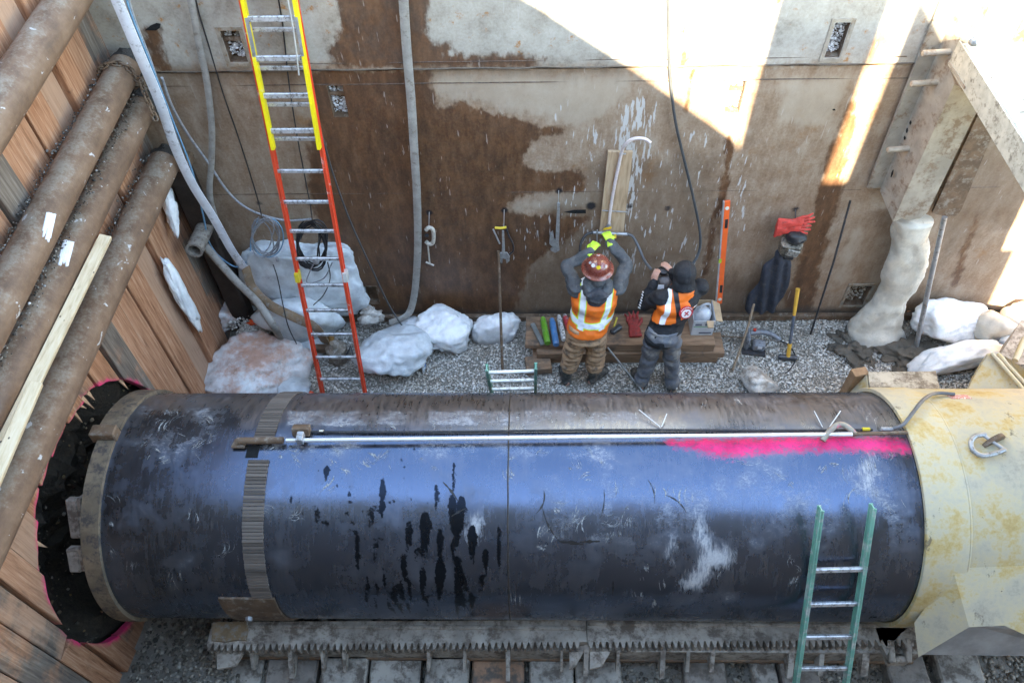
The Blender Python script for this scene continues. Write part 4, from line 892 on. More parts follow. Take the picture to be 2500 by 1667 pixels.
# chalk marks brushed on two pipes
CHALK = simple('white_paint_marks', (.8, .8, .82), .7, 0, .05, 20)
def brush(u0, v0, u1, v1, k, seed):
    e, a, r = WLS[k]; rg = np.random.default_rng(seed); mm = MB(); ax = unit(a-e)
    def hit(u, v):
        d = ray(u, v); w = EYE-e; dd = d-ax*(d@ax); ww = w-ax*(w@ax); A_ = dd@dd; B_ = dd@ww; C_ = ww@ww-(r+.002)**2
        return EYE+d*((-B_-math.sqrt(max(B_*B_-A_*C_, 0)))/A_)
    for i in range(26):
        s = rg.random(); o = rg.normal()*4; l = rg.uniform(.6, 1.15)
        x = u0+(u1-u0)*s
        q = [hit(x+o*.3+t*l*-14+4, v0+6*s+(v1-v0)*l*t+rg.normal()*.6) for t in np.linspace(0, 1, 5)]
        mm.tube(q, .0045, 5, flat=(1.4, .5))
    o = mm.build('paint_mark', CHALK); ob = [q for q in S.objects if q.name.startswith('waler_pipe')][k]
    o.parent = ob; o.matrix_parent_inverse = Matrix.Translation(-ob.location)
brush(108, 518, 132, 580, 1, 1); brush(152, 586, 176, 640, 2, 2)
# chain
ch = thing('chain', 'rusty link chain wrapped round the end of the waler pipe and hanging down', 'chain', wl(320, 200))
e, a, r = WLS[1]; ax = unit(a-e); yc = 5.66; c0 = e+ax*((yc-e[1])/ax[1])
sx = A3(1, 0, 0); sz = np.cross(sx, ax); path = [c0+(r+.02)*(math.cos(t)*sx+math.sin(t)*(-sz if sz[2] < 0 else sz))+ax*.02*math.sin(t*2) for t in np.linspace(2.9, -.1, 14)]
path += [P(u, v, x=WX+.17+.02*k) for k, (u, v) in enumerate(((338, 178), (346, 205), (358, 238), (370, 268), (384, 300)))]
pp = spline(path, 6); LNK = []; acc = 0; last = pp[0]
lm = MB().tube([A3(.026*math.cos(t)+(.014 if math.cos(t) > 0 else -.014), .021*math.sin(t), 0) for t in np.linspace(0, 2*math.pi, 13)[:-1]], .0085, 6, closed=True).mesh('link')
i = 0
for q in pp[1:]:
    while np.linalg.norm(q-last) >= .052:
        d = unit(q-last); c = last+d*.026; B = basis(d, (0, .2, 1)); R = B@rot('X', 45+90*(i % 2))
        o = link('link', lm, RUST, None, 60); mm = Matrix(R.tolist()).to_4x4(); mm.translation = c; o.parent = ch; o.matrix_parent_inverse = Matrix.Translation(-ch.location); o.matrix_basis = mm
        last = last+d*.052; i += 1
# battens lying on the walers
LUM = NT('pale_sawn_lumber'); _p = LUM.pos(); _g = LUM.noise(_p, 9, 5, .6, .4, sc=(5, .6, 3)); _v = LUM.sm(LUM.vor(_p, 9, sc=(1.6, 1, 1.6)), .1, .06)
LUM = LUM.out(LUM.mix(_v, LUM.ramp(_g, [(.3, (.46, .33, .2)), (.5, (.62, .48, .31)), (.75, (.7, .58, .42))]), (.1, .07, .05)), .7, 0, _g, .3, .004)
zl = WLS[3][0][2]+.135
for (u0, v0, u1, v1, w_, z0, z1, lab) in ((258, 578, 12, 1078, .085, zl+.16, zl+.1, 'long pale lumber batten lying along the walers, the longer of two'), (88, 935, -40, 1230, .08, zl+.03, zl+.03, 'shorter pale lumber batten lying beside the long one')):
    a, b = P(u0, v0, x=WX+(.16 if u0 > 200 else .27)), P(u1, v1, x=WX+(.16 if u0 > 200 else .27)); b = a+(b-a)*1.35
    tag(MB().bar(a, b, w_, .04, (0.35, 0, 1), .003).build('lumber_batten', LUM), lab, 'lumber')
# corner post and stub pipe
cp = thing('corner_post', 'dark rusty upright post in the corner between timber and steel walls', 'post', (XT+.2, YW-.15, 0))
a, b = P(440, 430, y=YW-.12), P(520, 660, y=YW-.12)
MB().box((XT+.19, YW-.12, 1.2), (.22, .16, 2.4), None, .02).build('shaft', simple('dark_wet_rust', (.035, .024, .018), .6, 0, .4, 8), cp)
MB().box((XT+.19, YW-.12, 2.45), (.3, .22, .1), None, .02).build('cap', RUST, cp)
sp = thing('stub_pipe', 'short open grey pipe stub sticking out of the corner', 'pipe', P(500, 560, y=YW-.2))
a, b = P(505, 545, y=YW-.1), P(474, 612, y=YW-.55)
MB().lathe([(.085, 0), (.085, np.linalg.norm(b-a)), (.062, np.linalg.norm(b-a)), (.06, .02)], a, b-a, 24, True).build('tube', simple('mortar_grey_pipe', (.24, .21, .18), .8, 0, .3, 16, (.1, .07, .05), .4, .6), sp, 40)
# elbows at the far ends of the walers
for k, (u, v) in ((1, (318, 110)), (2, (360, 215)), (3, (425, 345))):
    e, a, r = WLS[k]
    o = MB().blob(a+A3(.0, .08, -.02), (.13, .12, .14), k, .35, 1.6, 3).build('mud_clump', m_soil('mud_clump%d' % k, (.03, .028, .026), (.11, .1, .09), 8), None, 180)
    tag(o, 'dark mud clump packed at the far end of the '+['', 'chained', 'wedged', 'lowest'][k]+' waler pipe', 'mud')

# ---- column (spreader post) on the far wall and its sunlit beam
col = thing('spreader_post', 'heavy tapered steel post with pins and slots fixed to the steel wall', 'post', P(2200, 530, y=5.65))
POST = simple('post_steel', (.37, .315, .25), .68, 0, .25, 5, (.22, .15, .1), .35, .4)
zb, zt = 1.93, FARZ+.3
xl, xr = 3.32, 3.74; yf = YW-.38
def post_x(z): return xl+.02*(z-zb)*-1
sd_ = A3(0, 0, 1)
MB().prism([A3(3.27, YW-.03, zb+.08), A3(3.42, YW-.03, zb+.08), A3(3.44, YW-.03, zt), A3(3.18, YW-.03, zt), ], (0, -.03, 0)).build('flange', simple('flange_steel', (.34, .305, .25), .65, 0, .25, 5, (.2, .13, .08), .35), col)
MB().prism([A3(3.40, YW-.06, zb+.05), A3(3.47, yf, zb-.06), A3(3.40, yf, zt), A3(3.33, YW-.06, zt)], (.03, 0, 0)).build('side_plate', POST, col)
MB().prism([A3(3.47, yf-.004, zb-.06), A3(3.55, yf, zb-.02), A3(3.62, yf, zb-.05), A3(3.72, yf, zb-.02), A3(3.76, yf, zb+.06), A3(3.68, yf, zt), A3(3.40, yf, zt)], (0, .03, 0)).build('front_plate', POST, col)
MB().prism([A3(3.73, yf+.03, zb+.06), A3(3.73, YW-.06, zb+.1), A3(3.66, YW-.06, zt), A3(3.66, yf+.03, zt)], (.03, 0, 0)).build('side_plate', POST, col)
# slots in the side plate
SLOTM = simple('slot_black', (.006, .005, .004), .9)
for u0, v0, u1, v1 in ((2316, 32, 2308, 60), (2298, 74, 2296, 92), (2268, 165, 2266, 178), (2250, 215, 2240, 250), (2223, 295, 2222, 305), (2215, 313, 2213, 325), (2209, 332, 2208, 342), (2181, 415, 2175, 433)):
    a, b = P(u0, v0, x=3.385), P(u1, v1, x=3.385); MB().tube([a, lerp(a, b, .5), b], [.008, .02, .008], 8, flat=(.2, 1), up=(0, 1, 0)).build('slot', SLOTM, col)
for u, v in ((2265, 131), (2238, 205), (2180, 366)):
    a = P(u-13, v, y=YW-.2); b = a+A3(.22, 0, .0); MB().lathe([(.0, -.004), (.024, 0), (.026, .01), (.026, .24)], a, (1, .05, .02), 12).build('pin', POST, col, 40)
bm_ = thing('spreader_beam', 'thick sunlit steel spreader beam running out from the post over the pit', 'beam', P(2380, 300, y=5.3))
A, B = P(2322, 166, y=5.62), P(2440, 322, y=4.55)
BEAMM = simple('beam_paint', (.5, .5, .42), .6, 0, .2, 6, (.12, .11, .09), .3, .3)
zB = A[2]; xb_ = A[0]
zB += .12; MB().box((xb_+.66, 2.9, zB-.02), (1.3, 5.5, .2), None, .012).build('beam', BEAMM, bm_)
MB().prism([A3(xb_-.012, 5.66, zB+.09), A3(xb_-.012, 3.0, zB+.09), A3(xb_-.012, 3.0, zB-.12), A3(xb_-.012, 5.66, zB-.12)], (.01, 0, 0)).build('side_plate', simple('mud_splashed_plate', (.5, .45, .36), .7, 0, .2, 10, (.2, .17, .13), .35), bm_)
MB().lathe([(.045, 0), (.045, .04), (.03, .055)], A3(xb_+.03, 5.52, zB+.16), (-.5, -.4, 1), 8).build('bolt_head', GREYST, bm_)
MB().prism([A3(xb_-.02, 5.66, zB-.1), A3(xb_+.12, 5.66, zB-.3), A3(xb_+.12, 5.3, zB-.12), A3(xb_-.02, 5.3, zB-.1)], (0, 0, .02)).build('gusset', POST, bm_)
# right-hand wall sheet beside the post, with rounded foot
rs = thing('wall_sheet', 'brown steel sheet standing beside the post with a rounded foot', 'sheet', P(2330, 525, y=5.9))
q = [P(u, v, y=YW-.1) for u, v in ((2276, 520), (2305, 528), (2335, 527), (2346, 515), (2436, 300), (2530, 20), (2490, 0), (2397, 262))]
MB().prism(q, (0, .03, 0)).build('sheet', RUST, rs)

# ---- ladders
def ladder(a0, a1, b0, b1, rails, rungs, nr, first, sp, label, group=None, nrm=(0, -1, .3), rail=(.028, .075), rr=.017, name='ladder'):
    """a: left rail foot/top, b: right rail foot/top"""
    a0, a1, b0, b1 = [np.asarray(q, float) for q in (a0, a1, b0, b1)]
    o = thing(name, label, 'ladder', (a0+b0)/2, group); t = unit(a1-a0); L = np.linalg.norm(a1-a0)
    sd = unit(b0-a0); n_ = np.cross(sd, t)
    for p, q in ((a0, a1), (b0, b1)):
        R = np.stack([unit(q-p), np.cross(n_, unit(q-p)), n_], 1)
        m_ = MB(); w_, h_ = rail; c = (p+q)/2; l = np.linalg.norm(q-p); sg = 1 if p is a0 else -1
        m_.box(c, (l, .008, h_), R); m_.box(c+R@A3(0, sg*-0.0, h_/2-.004), (l, w_, .008), R); m_.box(c+R@A3(0, 0, -h_/2+.004), (l, w_, .008), R); m_.build('rail', rails, o)
    for i in range(nr):
        s = (first+i*sp)/L; p, q = lerp(a0, a1, s), lerp(b0, b1, s); R = basis(q-p, n_)
        MB().box((p+q)/2, (np.linalg.norm(q-p)-.01, rr*2.1, rr*1.7), R, .006).build('rung', rungs, o)
    return o
def fade_paint(name, col, amt=.3): return simple(name, col, .45, 0, .12, 5, (.6, .55, .5), amt*.6, .15)
RED, YEL, GRN = fade_paint('orange_red_fibreglass', (.75, .075, .03), .25), fade_paint('yellow_fibreglass', (.85, .66, .02), .1), simple('green_fibreglass', (.17, .42, .32), .5, 0, .2, 6, (.5, .52, .47), .4)
fa, fb_ = A3(-2.30, 4.9, .0), A3(-1.83, 4.9, 0.); ta, tb = P(590, 0, y=5.86), P(722, 0, y=5.86)
e1, e2 = fa+(ta-fa)*1.28, fb_+(tb-fb_)*1.28
lo = ladder(fa, e1, fb_, e2, RED, ALU, 17, .28, .305, 'tall orange red extension ladder with a yellow upper section leaning on the steel wall', name='extension_ladder')
t = unit(e1-fa); sd = unit(fb_-fa); n_ = np.cross(sd, t)
if n_[1] > 0: n_ = -n_
k0 = np.linalg.norm(P(655, 362, y=5.45)-fa); k1 = np.linalg.norm(e1-fa)
for j, (p, s) in enumerate(((fa, 1), (fb_, -1))):
    a, b = p+t*k0*.985+n_*.07+sd*s*.035, p+t*(k1+.4)+n_*.07+sd*s*.035; R = np.stack([t, np.cross(n_, t), n_], 1)
    m_ = MB(); m_.box((a+b)/2, (np.linalg.norm(b-a), .028, .06), R); m_.build('fly_rail', YEL, lo)
for i in range(9):
    p, q = fa+t*(k0+.12+.305*i)+n_*.075+sd*.04, fb_+t*(k0+.12+.305*i)+n_*.075-sd*.04
    MB().box((p+q)/2, (np.linalg.norm(q-p), .045, .03), basis(q-p, n_), .005).build('fly_rung', ALU, lo)
for j, p in enumerate((fa, fb_)):
    q = p+t*(k0+.75)+n_*.09+sd*(.04 if j == 0 else -.04); MB().bar(q, q+t*.3, .025, .02, n_).build('rung_lock', GREYST, lo)
    q = p+t*(1.62)+n_*.02; MB().box(q, (.1, .04, .09), np.stack([t, np.cross(n_, t), n_], 1)).build('rail_sticker', simple('yellow_label' if j == 0 else 'worn_label', (.7, .5, .04) if j == 0 else (.5, .48, .45), .5), lo)
mid = lerp(fa, fb_, .8)
MB().tube(spline([mid+t*(k0+.6)+n_*.1, mid+t*(k0+1.0)+n_*.11+sd*.02, mid+t*(k0+1.6)+n_*.1], 6), .007, 6).build('halyard_rope', simple('dirty_rope', (.42, .4, .36), .9), lo)
_n = A3(0, -math.sin(math.radians(62)), math.cos(math.radians(62))); _c = A3(0, PY, PZ)+_n*(PR+.06)
def lp(u, v): d_ = ray(u, v); return EYE+d_*((_c-EYE)@_n)/(d_@_n)
def foot(a, b): return a+(b-a)*(a[2]-.02)/(a[2]-b[2])
_tl, _tr = lp(2004, 1240), lp(2131, 1235)
ladder(foot(_tl, lp(1944, 1660)), _tl, foot(_tr, lp(2066, 1660)), _tr, GRN, ALU, 7, .12, .305, 'green fibreglass ladder leaning on the near side of the black casing', 'green ladders', rail=(.026, .07))
b0, b1 = P(1188, 897, z=1.92), P(1308, 893, z=1.92)
ladder(A3(b0[0], 4.62, .02), b0, A3(b1[0], 4.62, .02), b1, GRN, simple('white_rung', (.7, .7, .66), .5, .2, .1, 12, (.3, .28, .22), .3), 7, .14, .29, 'green ladder with white rungs standing between the casing and the workers', 'green ladders', rail=(.026, .06))
# ---- hoses and cables
def hose(name, pts, r, mat, label, cat='hose', n=8, flat=None, up=None, smooth=6):
    o = MB().tube(spline(pts, smooth), r, n, flat=flat, up=up).build(name, mat, None, 60); return tag(o, label, cat)
def wl_(u, v, off): return P(u, v, y=YW-off)
WHITEH = simple('white_layflat', (.68, .7, .74), .6, 0, .12, 9, (.25, .24, .23), .25); GREYH = simple('grey_layflat', (.3, .28, .25), .7, 0, .2, 10, (.18, .15, .12), .3)
BROWNH = simple('muddy_layflat', (.26, .17, .1), .7, 0, .3, 6, (.3, .28, .25), .3); GREYC = simple('grey_cable', (.3, .31, .33), .5, 0, .2, 20, (.15, .14, .13), .3); BLUEC = simple('blue_rope', (.13, .3, .45), .55, 0, .15, 20)
hose('layflat_hose', [wl_(258, -60, .5), wl_(285, 0, .5), wl_(335, 120, .5), wl_(390, 250, .45), wl_(428, 360, .4), wl_(470, 450, .35), wl_(520, 530, .3), wl_(565, 610, .25), wl_(597, 655, .2)], .048, WHITEH, 'white layflat hose hanging slantwise in the corner by the waler pipes', flat=(1, .28), up=(0, -1, .3))
hose('layflat_hose', [wl_(445, -60, .12), wl_(465, 0, .12), wl_(488, 120, .1), wl_(505, 200, .1), wl_(517, 310, .1), wl_(516, 400, .1), wl_(513, 480, .1), wl_(540, 580, .14)], .03, GREYH, 'narrow grey hose hanging on the steel wall left of the extension ladder', flat=(1, .5), up=(0, -1, 0))
hose('layflat_hose', [wl_(980, -60, .1), wl_(985, 0, .1), wl_(993, 120, .08), wl_(1004, 250, .08), wl_(1012, 380, .1), wl_(1018, 480, .1), wl_(1020, 600, .09), wl_(1014, 700, .09), wl_(1003, 755, .12), wl_(985, 775, .2), wl_(950, 788, .3)], .042, GREYH, 'long flat grey hose hanging down the dark stain in the middle of the steel wall', flat=(1, .35), up=(0, -1, .2))
hose('layflat_hose', [wl_(500, 600, .3), wl_(535, 640, .35), wl_(580, 690, .5), wl_(630, 740, .72), wl_(670, 800, .86), P(690, 832, z=.12), P(730, 848, z=.1), P(790, 850, z=.1)], .045, GREYH, 'thick grey brown hose snaking from the corner down to the ice and the pump', flat=(1, .6), up=(0, -1, .4))
hose('layflat_hose', [wl_(600, 655, .25), wl_(618, 705, .5), wl_(660, 745, .68), wl_(720, 775, .78), wl_(770, 800, .8), P(795, 835, z=.25)], .055, BROWNH, 'wide rust brown flat hose draped over the ice behind the red ladder', flat=(1, .3), up=(0, -1, .6))
hose('air_hose', [wl_(300, -40, .42), wl_(318, 30, .42), wl_(365, 150, .42), wl_(420, 290, .4), wl_(470, 420, .35), wl_(497, 530, .3), wl_(510, 590, .25), wl_(540, 630, .22), wl_(580, 652, .2), wl_(608, 630, .15), wl_(614, 580, .1), wl_(630, 535, .08)], .008, BLUEC, 'thin blue line running along the white hose and looping to the coil', 'cable')
hose('air_hose', [wl_(306, -40, .4), wl_(326, 40, .4), wl_(372, 160, .4), wl_(430, 330, .38), wl_(480, 470, .33), wl_(535, 560, .28), wl_(580, 640, .2), wl_(650, 680, .1)], .009, GREYC, 'thin grey cable hanging alongside the white hose', 'cable')
hose('power_cable', [wl_(395, 190, .3), wl_(420, 260, .25), wl_(460, 330, .15), wl_(510, 400, .1), wl_(550, 460, .07), wl_(590, 500, .06), wl_(640, 525, .06), wl_(700, 538, .06), wl_(760, 535, .06)], .012, GREYC, 'twisted grey cable sagging from the chain across to the coils', 'cable')
hose('power_cable', [wl_(470, -40, .05), wl_(485, 30, .04), wl_(515, 130, .03), wl_(545, 230, .03), wl_(580, 330, .03), wl_(612, 430, .03), wl_(632, 497, .03)], .006, BLACK, 'thin black cable on the steel wall ending at the hook of the blue coil', 'cable')
hose('power_cable', [wl_(672, -40, .03), wl_(690, 60, .03), wl_(705, 200, .03), wl_(725, 330, .03), wl_(742, 420, .03), wl_(757, 497, .03)], .006, BLACK, 'thin black cable behind the ladder ending at the hook of the black coil', 'cable')
hose('power_cable', [wl_(776, 300, .35), wl_(790, 345, .3), wl_(815, 430, .25), wl_(855, 540, .22), wl_(905, 650, .22), wl_(950, 745, .25), P(990, 808, z=.25), P(1020, 858, z=.06)], .009, simple('dark_cord', (.06, .06, .06), .7), 'dark cord slanting from the ladder down to the ice blocks', 'cable')
hose('power_cable', [wl_(1630, -40, .05), wl_(1632, 60, .05), wl_(1635, 170, .06), wl_(1648, 290, .06), wl_(1668, 380, .06), wl_(1692, 480, .07), wl_(1708, 560, .1), wl_(1708, 610, .16), wl_(1690, 645, .25), wl_(1668, 655, .3)], .014, simple('rubber_cable', (.05, .055, .06), .6), 'black rubber cable hanging over the sunlit steel to the worker in black', 'cable')
hose('power_cable', [wl_(665, 640, .2), wl_(678, 680, .45), wl_(690, 740, .75), wl_(705, 800, .85), P(730, 850, z=.1)], .006, BLACK, 'thin black lead falling from the blue coil over the ice', 'cable')
# coils
def coil(cu, cv, ru, rv, n, r, mat, name, label, off, seed, extra=None):
    rg = np.random.default_rng(seed); o = thing(name, label, 'coil', wl_(cu, cv, off)); pts = []
    for i in range(n*18):
        a = 2*math.pi*i/18; k = 1-.3*abs(math.sin(i*.171+seed))**2-(.45 if (i//18) % 4 == 2 else 0)*max(0, math.sin(a)); tw = .3*math.sin(i*.11+seed)
        pts.append(wl_(cu+ru*k*math.sin(a+tw), cv-rv*k*math.cos(a)+4*math.sin(i*.21), off+.03*math.sin(i*.13)))
    MB().tube(pts, r, 6).build('cord', mat, o, 60)
    return o
c1 = coil(654, 580, 40, 50, 8, .006, GREYC, 'cable_coil', 'blue grey cord coil hanging on the wall beside the ladder', .34, 1)
MB().tube([wl_(654+38*math.sin(a), 580-48*math.cos(a), .36) for a in np.linspace(.3, 5.6, 40)], .006, 6).build('blue_strand', BLUEC, c1, 60)
MB().tube([wl_(632, 497, .02), wl_(640, 532, .34)], .006, 6).build('hook', DARKST, c1); MB().box(wl_(677, 633, .35), (.03, .03, .06), None, .006).build('plug', GREYC, c1)
c2 = coil(766, 602, 42, 64, 10, .0085, BLACK, 'cable_coil', 'black extension cord coil hanging behind the ladder rungs', .36, 4)
MB().tube([wl_(757, 497, .02), wl_(762, 535, .36)], .006, 6).build('hook', DARKST, c2); MB().box(wl_(791, 565, .4), (.03, .03, .03), None, .006).build('plug', simple('yellow_plug', (.75, .42, .03), .5), c2)
MB().lathe([(.035, 0), (.035, .02), (.012, .03)], wl_(772, 637, .4), (0, -1, .3), 12).build('socket', GREYST, c2, 40); MB().tube(spline([wl_(770, 637, .4), wl_(758, 660, .4), wl_(750, 690, .4), wl_(790, 680, .4), wl_(812, 640, .38)], 5), .007, 6).build('tail', GREYC, c2, 60)
MB().tube(spline([wl_(800, 640, .4), wl_(806, 680, .41), wl_(790, 720, .43), wl_(765, 745, .5)], 5), .006, 6).build('tail', BLACK, c2, 60)

# ---- ice
ICE = m_ice('clear_ice', (.6, .64, .66), amt=.12); ICEW = m_ice('white_ice', (.84, .86, .87), amt=.1); ICEP = m_ice('pink_stained_ice', (.68, .66, .65), amt=.25, pink=.55); ICED = m_ice('dirty_ice', (.6, .57, .52), amt=.5); ICEC = m_ice('cream_ice', (.62, .57, .48), amt=.2)
def ice(c, r, seed, mat, label, amp=.3, sub=4, R=None, freq=1.0, sharp=.06, name='ice_block'):
    o = (MB().blob(c, r, seed, amp, freq, sub, R, floor=-.03, sharp=sharp) if sharp > .2 else MB().block(c, np.asarray(r)*.97, seed, sub, R, -.03)).build(name, mat, None, 180); return tag(o, label, 'ice')
ice(A3(*P(770, 690, y=5.95)), (.68, .17, .74), 3, ICE, 'huge grey ice mass frozen to the wall behind the red ladder', .16, 5, rot('Y', 12), 1.1, .07)
ice(P(725, 775, y=5.68), (.52, .22, .36), 8, ICE, 'lower bulge of grey ice under the brown hose', .3, 4)
ice(P(905, 770, y=5.85), (.13, .09, .12), 12, ICED, 'small jagged clear ice lump below the dark wall pocket', .5, 4, sharp=.4)
ice(P(950, 855, z=.22), (.4, .3, .26), 5, ICE, 'smooth wide ice block beside the foot of the red ladder', .32, 5)
ice(P(1095, 803, z=.2), (.34, .24, .25), 6, ICEW, 'white rounded ice block second from the standing steel bar', .3, 5, rot('Z', 12))
ice(P(1218, 820, y=5.78), (.27, .18, .3), 7, ICEW, 'white ice block with a dark side behind the standing steel bar', .25, 5)
for i, (u, v, s) in enumerate(((1005, 790, .12), (1020, 812, .14), (1045, 830, .12), (1060, 845, .07), (1080, 850, .05))):
    ice(P(u, v, z=.1), (s, s*.7, s*.6), 20+i, ICEW, ['flat white ice chip against the foot of the steel wall', 'largest white ice chip wedged between the two ice blocks', 'white ice chip leaning on the rounded white block', 'small ice chip on the gravel below the rounded white block', 'tiniest ice chip lying alone on the gravel'][i], .35, 3, sharp=.5)['group'] = 'loose ice chips'
ice(P(620, 880, z=.12), (.55, .5, .3), 9, ICEP, 'large ice block stained pinkish orange at the foot of the timber wall', .3, 5)
ice(P(715, 950, z=.05), (.18, .15, .1), 10, ICE, 'small grey ice lump at the edge of the pink stained block', .3, 4)
ice(P(545, 770, z=.2), (.22, .2, .16), 13, ICEP, 'pink stained ice chunk on top of the pile by the timber wall', .4, 4, sharp=.3)
ice(P(495, 735, z=.35), (.12, .2, .16), 14, ICED, 'tan speckled ice chunk in the corner pile', .35, 4, sharp=.25)
ice(P(535, 720, z=.3), (.12, .13, .12), 15, ICE, 'pale ice chunk in the corner beside the tan one', .4, 4, sharp=.35)
ice(P(585, 745, z=.22), (.2, .2, .14), 16, ICE, 'grey ice chunk under the grey hose', .35, 4, sharp=.3)
ice(P(640, 800, z=.08), (.3, .25, .1), 17, ICED, 'flat dirty ice slab under the hose end', .35, 4)
ice(P(730, 835, z=.05), (.3, .25, .12), 18, ICE, 'low ice slab behind the foot of the ladder', .3, 4)
for i, (u0, v0, u1, v1, w_, lab) in enumerate(((408, 455, 425, 565, .1, 'white ice streak frozen high on the timber wall corner'), (405, 650, 482, 790, .13, 'long white ice sheet frozen low on the timber wall corner'))):
    a, b = P(u0, v0, x=XT+.08), P(u1, v1, x=XT+.08); ice((a+b)/2, (np.linalg.norm(b-a)*.55, w_*.7, .06), 30+i, ICEW, lab, .4, 4, basis(b-a, (1, 0, .2)), sharp=.3)
# pillar of ice under the post
pil = []
for u, v, y, w_ in ((2232, 535, 5.82, .18), (2222, 600, 5.83, .2), (2205, 660, 5.84, .21), (2185, 720, 5.84, .21), (2160, 760, 5.82, .22), (2140, 795, 5.78, .27), (2140, 830, 5.7, .36), (2140, 860, 5.6, .42), (2145, 885, 5.5, .36)):
    pil.append((P(u, v, y=y), w_))
m_ = MB(); v_ = []; NR = 36
rings = []
for i in range(len(pil)-1):
    for k in range(7): rings.append((lerp(pil[i][0], pil[i+1][0], k/7), pil[i][1]*(1-k/7)+pil[i+1][1]*k/7))
for c, w_ in rings:
    for j in range(NR):
        a = 2*math.pi*j/NR; d = A3(math.cos(a), .6*math.sin(a), 0); p = c+d*w_*(1+.3*fbm(c+d*.3, 3.2, 5)); p[2] = max(p[2], -.02); v_.append(p)
f_ = [[i*NR+j, i*NR+(j+1) % NR, (i+1)*NR+(j+1) % NR, (i+1)*NR+j] for i in range(len(rings)-1) for j in range(NR)]
f_.append(list(range(NR))); m_.add(v_, f_)
tag(m_.build('ice_pillar', ICEC, None, 180), 'tall cream coloured ice pillar frozen under the spreader post', 'ice')
ice(P(2310, 790, z=.2), (.47, .22, .26), 41, ICEW, 'big white ice block behind the leaning grey conduit', .25, 5)
ice(P(2350, 868, z=.16), (.5, .2, .18), 42, ICEW, 'long white ice block lying in front of the big one', .25, 5, rot('Z', 12)@rot('Y', -8))
ice(P(2432, 800, z=.18), (.22, .2, .22), 43, ICEC, 'cream ice block half in the sun', .22, 4)
ice(P(2485, 838, z=.18), (.16, .16, .18), 44, ICEW, 'small white ice block beside the cream guard plates', .25, 4)
ice(P(2500, 785, z=.2), (.25, .2, .22), 45, ICEW, 'sunlit ice block at the far end of the row', .25, 4)
ice(P(1850, 932, z=.06), (.21, .17, .12), 46, ICED, 'flat dirty ice lump alone on the gravel near the casing', .25, 4, rot('Z', -12))
for i, (u, v, r, lab) in enumerate(((2085, 850, .3, 'dark mud heap on the gravel beside the ice pillar'), (2210, 870, .3, 'dark mud on the gravel between the pillar and the long ice block'))):
    tag(MB().blob(P(u, v, z=-.03), (r, r*.8, .11), 50+i, .7, 2.6, 5).build('mud_heap', m_soil('wet_mud%d' % i, (.07, .06, .048), (.2, .17, .135), 9), None, 180), lab, 'mud')
# pump and debris by the ladder foot
pu = thing('sump_pump', 'muddy brown and grey pump body with pipe fitting behind the ladder foot', 'pump', P(830, 880, z=0)); PUMPM = simple('muddy_pump', (.2, .16, .12), .7, 0, .35, 14, (.36, .33, .3), .45, .5)
MB().lathe([(.11, 0), (.12, .05), (.12, .2), (.07, .24), (.05, .3)], P(828, 875, z=0.02), (0, 0, 1), 14).build('body', PUMPM, pu, 40)
MB().cyl(P(810, 850, z=.2), P(808, 815, z=.38), .035, 12).build('fitting', simple('brass_fitting', (.4, .22, .08), .5, .4, .3, 20), pu, 40); MB().bar(P(770, 850, z=.12), P(806, 852, z=.14), .08, .08, bev=.01).build('elbow', RUST, pu)
MB().tube([P(845, 868, z=.25), P(856, 845, z=.3), P(862, 868, z=.25)], .012, 6).build('handle', DARKST, pu)
for i, (u, v, s, c, lab, nm) in enumerate(((630, 784, .06, (.9, .1, .02), 'crumpled orange rag on the pile of gravel and ice', 'rag'), (738, 958, .06, (.85, .12, .05), 'orange scrap lying by the casing near the ladder foot', 'rag'))):
    o = MB().blob(P(u, v, z=.3 if i == 0 else .06), (s*1.5, s, s*.7), 60+i, .7, 2, 3).build(nm, simple(nm+'%d' % i, c, .6), None, 180); tag(o, lab, 'rag')
bt = thing('bottle', 'small clear water bottle with blue label on the gravel by the ice', 'bottle', P(1035, 890, z=0)); q = P(1033, 880, z=.03)
MB().lathe([(.025, 0), (.027, .05), (.027, .12), (.012, .15), (.012, .17)], q, (.1, -1, .05), 12).build('body', simple('clear_plastic', (.5, .55, .6), .2), bt, 40); MB().lathe([(.0285, .02), (.0285, .1)], q, (.1, -1, .05), 12, False).build('label_band', simple('blue_label', (.08, .25, .6), .4), bt, 40)
def pl_pile(n, rg): return [tuple(P(rg.normal(620, 25), rg.normal(790, 12), z=.3)+A3(0, 0, -.05*rg.random())) for _ in range(n)]
stones(None, 500, .008, .02, 31, GRAVEL, 'gravel', None, pl_pile)

# ---- tools hung on the wall
HK = simple('hook_wire', (.55, .55, .55), .4, .5)
def hook(o, u, v, v2, off=.05): MB().tube([wl_(u, v, .0), wl_(u, v-1, off), wl_(u-1, v2, off)], .004, 6).build('hook', HK, o)
TOOL = simple('cream_tool_paint', (.5, .45, .38), .55, 0, .2, 25, (.2, .17, .14), .3)
pc = thing('pipe_cutter', 'cream pipe cutter hanging on the wall right of the grey hose', 'tool', wl_(1050, 560, .06)); hook(pc, 1048, 519, 555)
MB().tube(spline([wl_(u, v, .06) for u, v in ((1040, 562), (1046, 556), (1056, 560), (1059, 575), (1057, 592), (1048, 596), (1040, 590))], 5), .022, 8).build('frame', TOOL, pc, 60)
MB().bar(wl_(1038, 576, .06), wl_(1046, 574, .06), .03, .03, bev=.005).build('jaw', DARKST, pc); MB().cyl(wl_(1044, 592, .06), wl_(1049, 642, .06), .009, 8).build('screw', TOOL, pc); MB().cyl(wl_(1040, 640, .06), wl_(1059, 648, .06), .011, 8).build('handle', TOOL, pc)
hs = thing('hacksaw', 'black hacksaw with yellow handle hanging on the steel wall', 'tool', wl_(1230, 570, .06)); hook(hs, 1231, 513, 553)
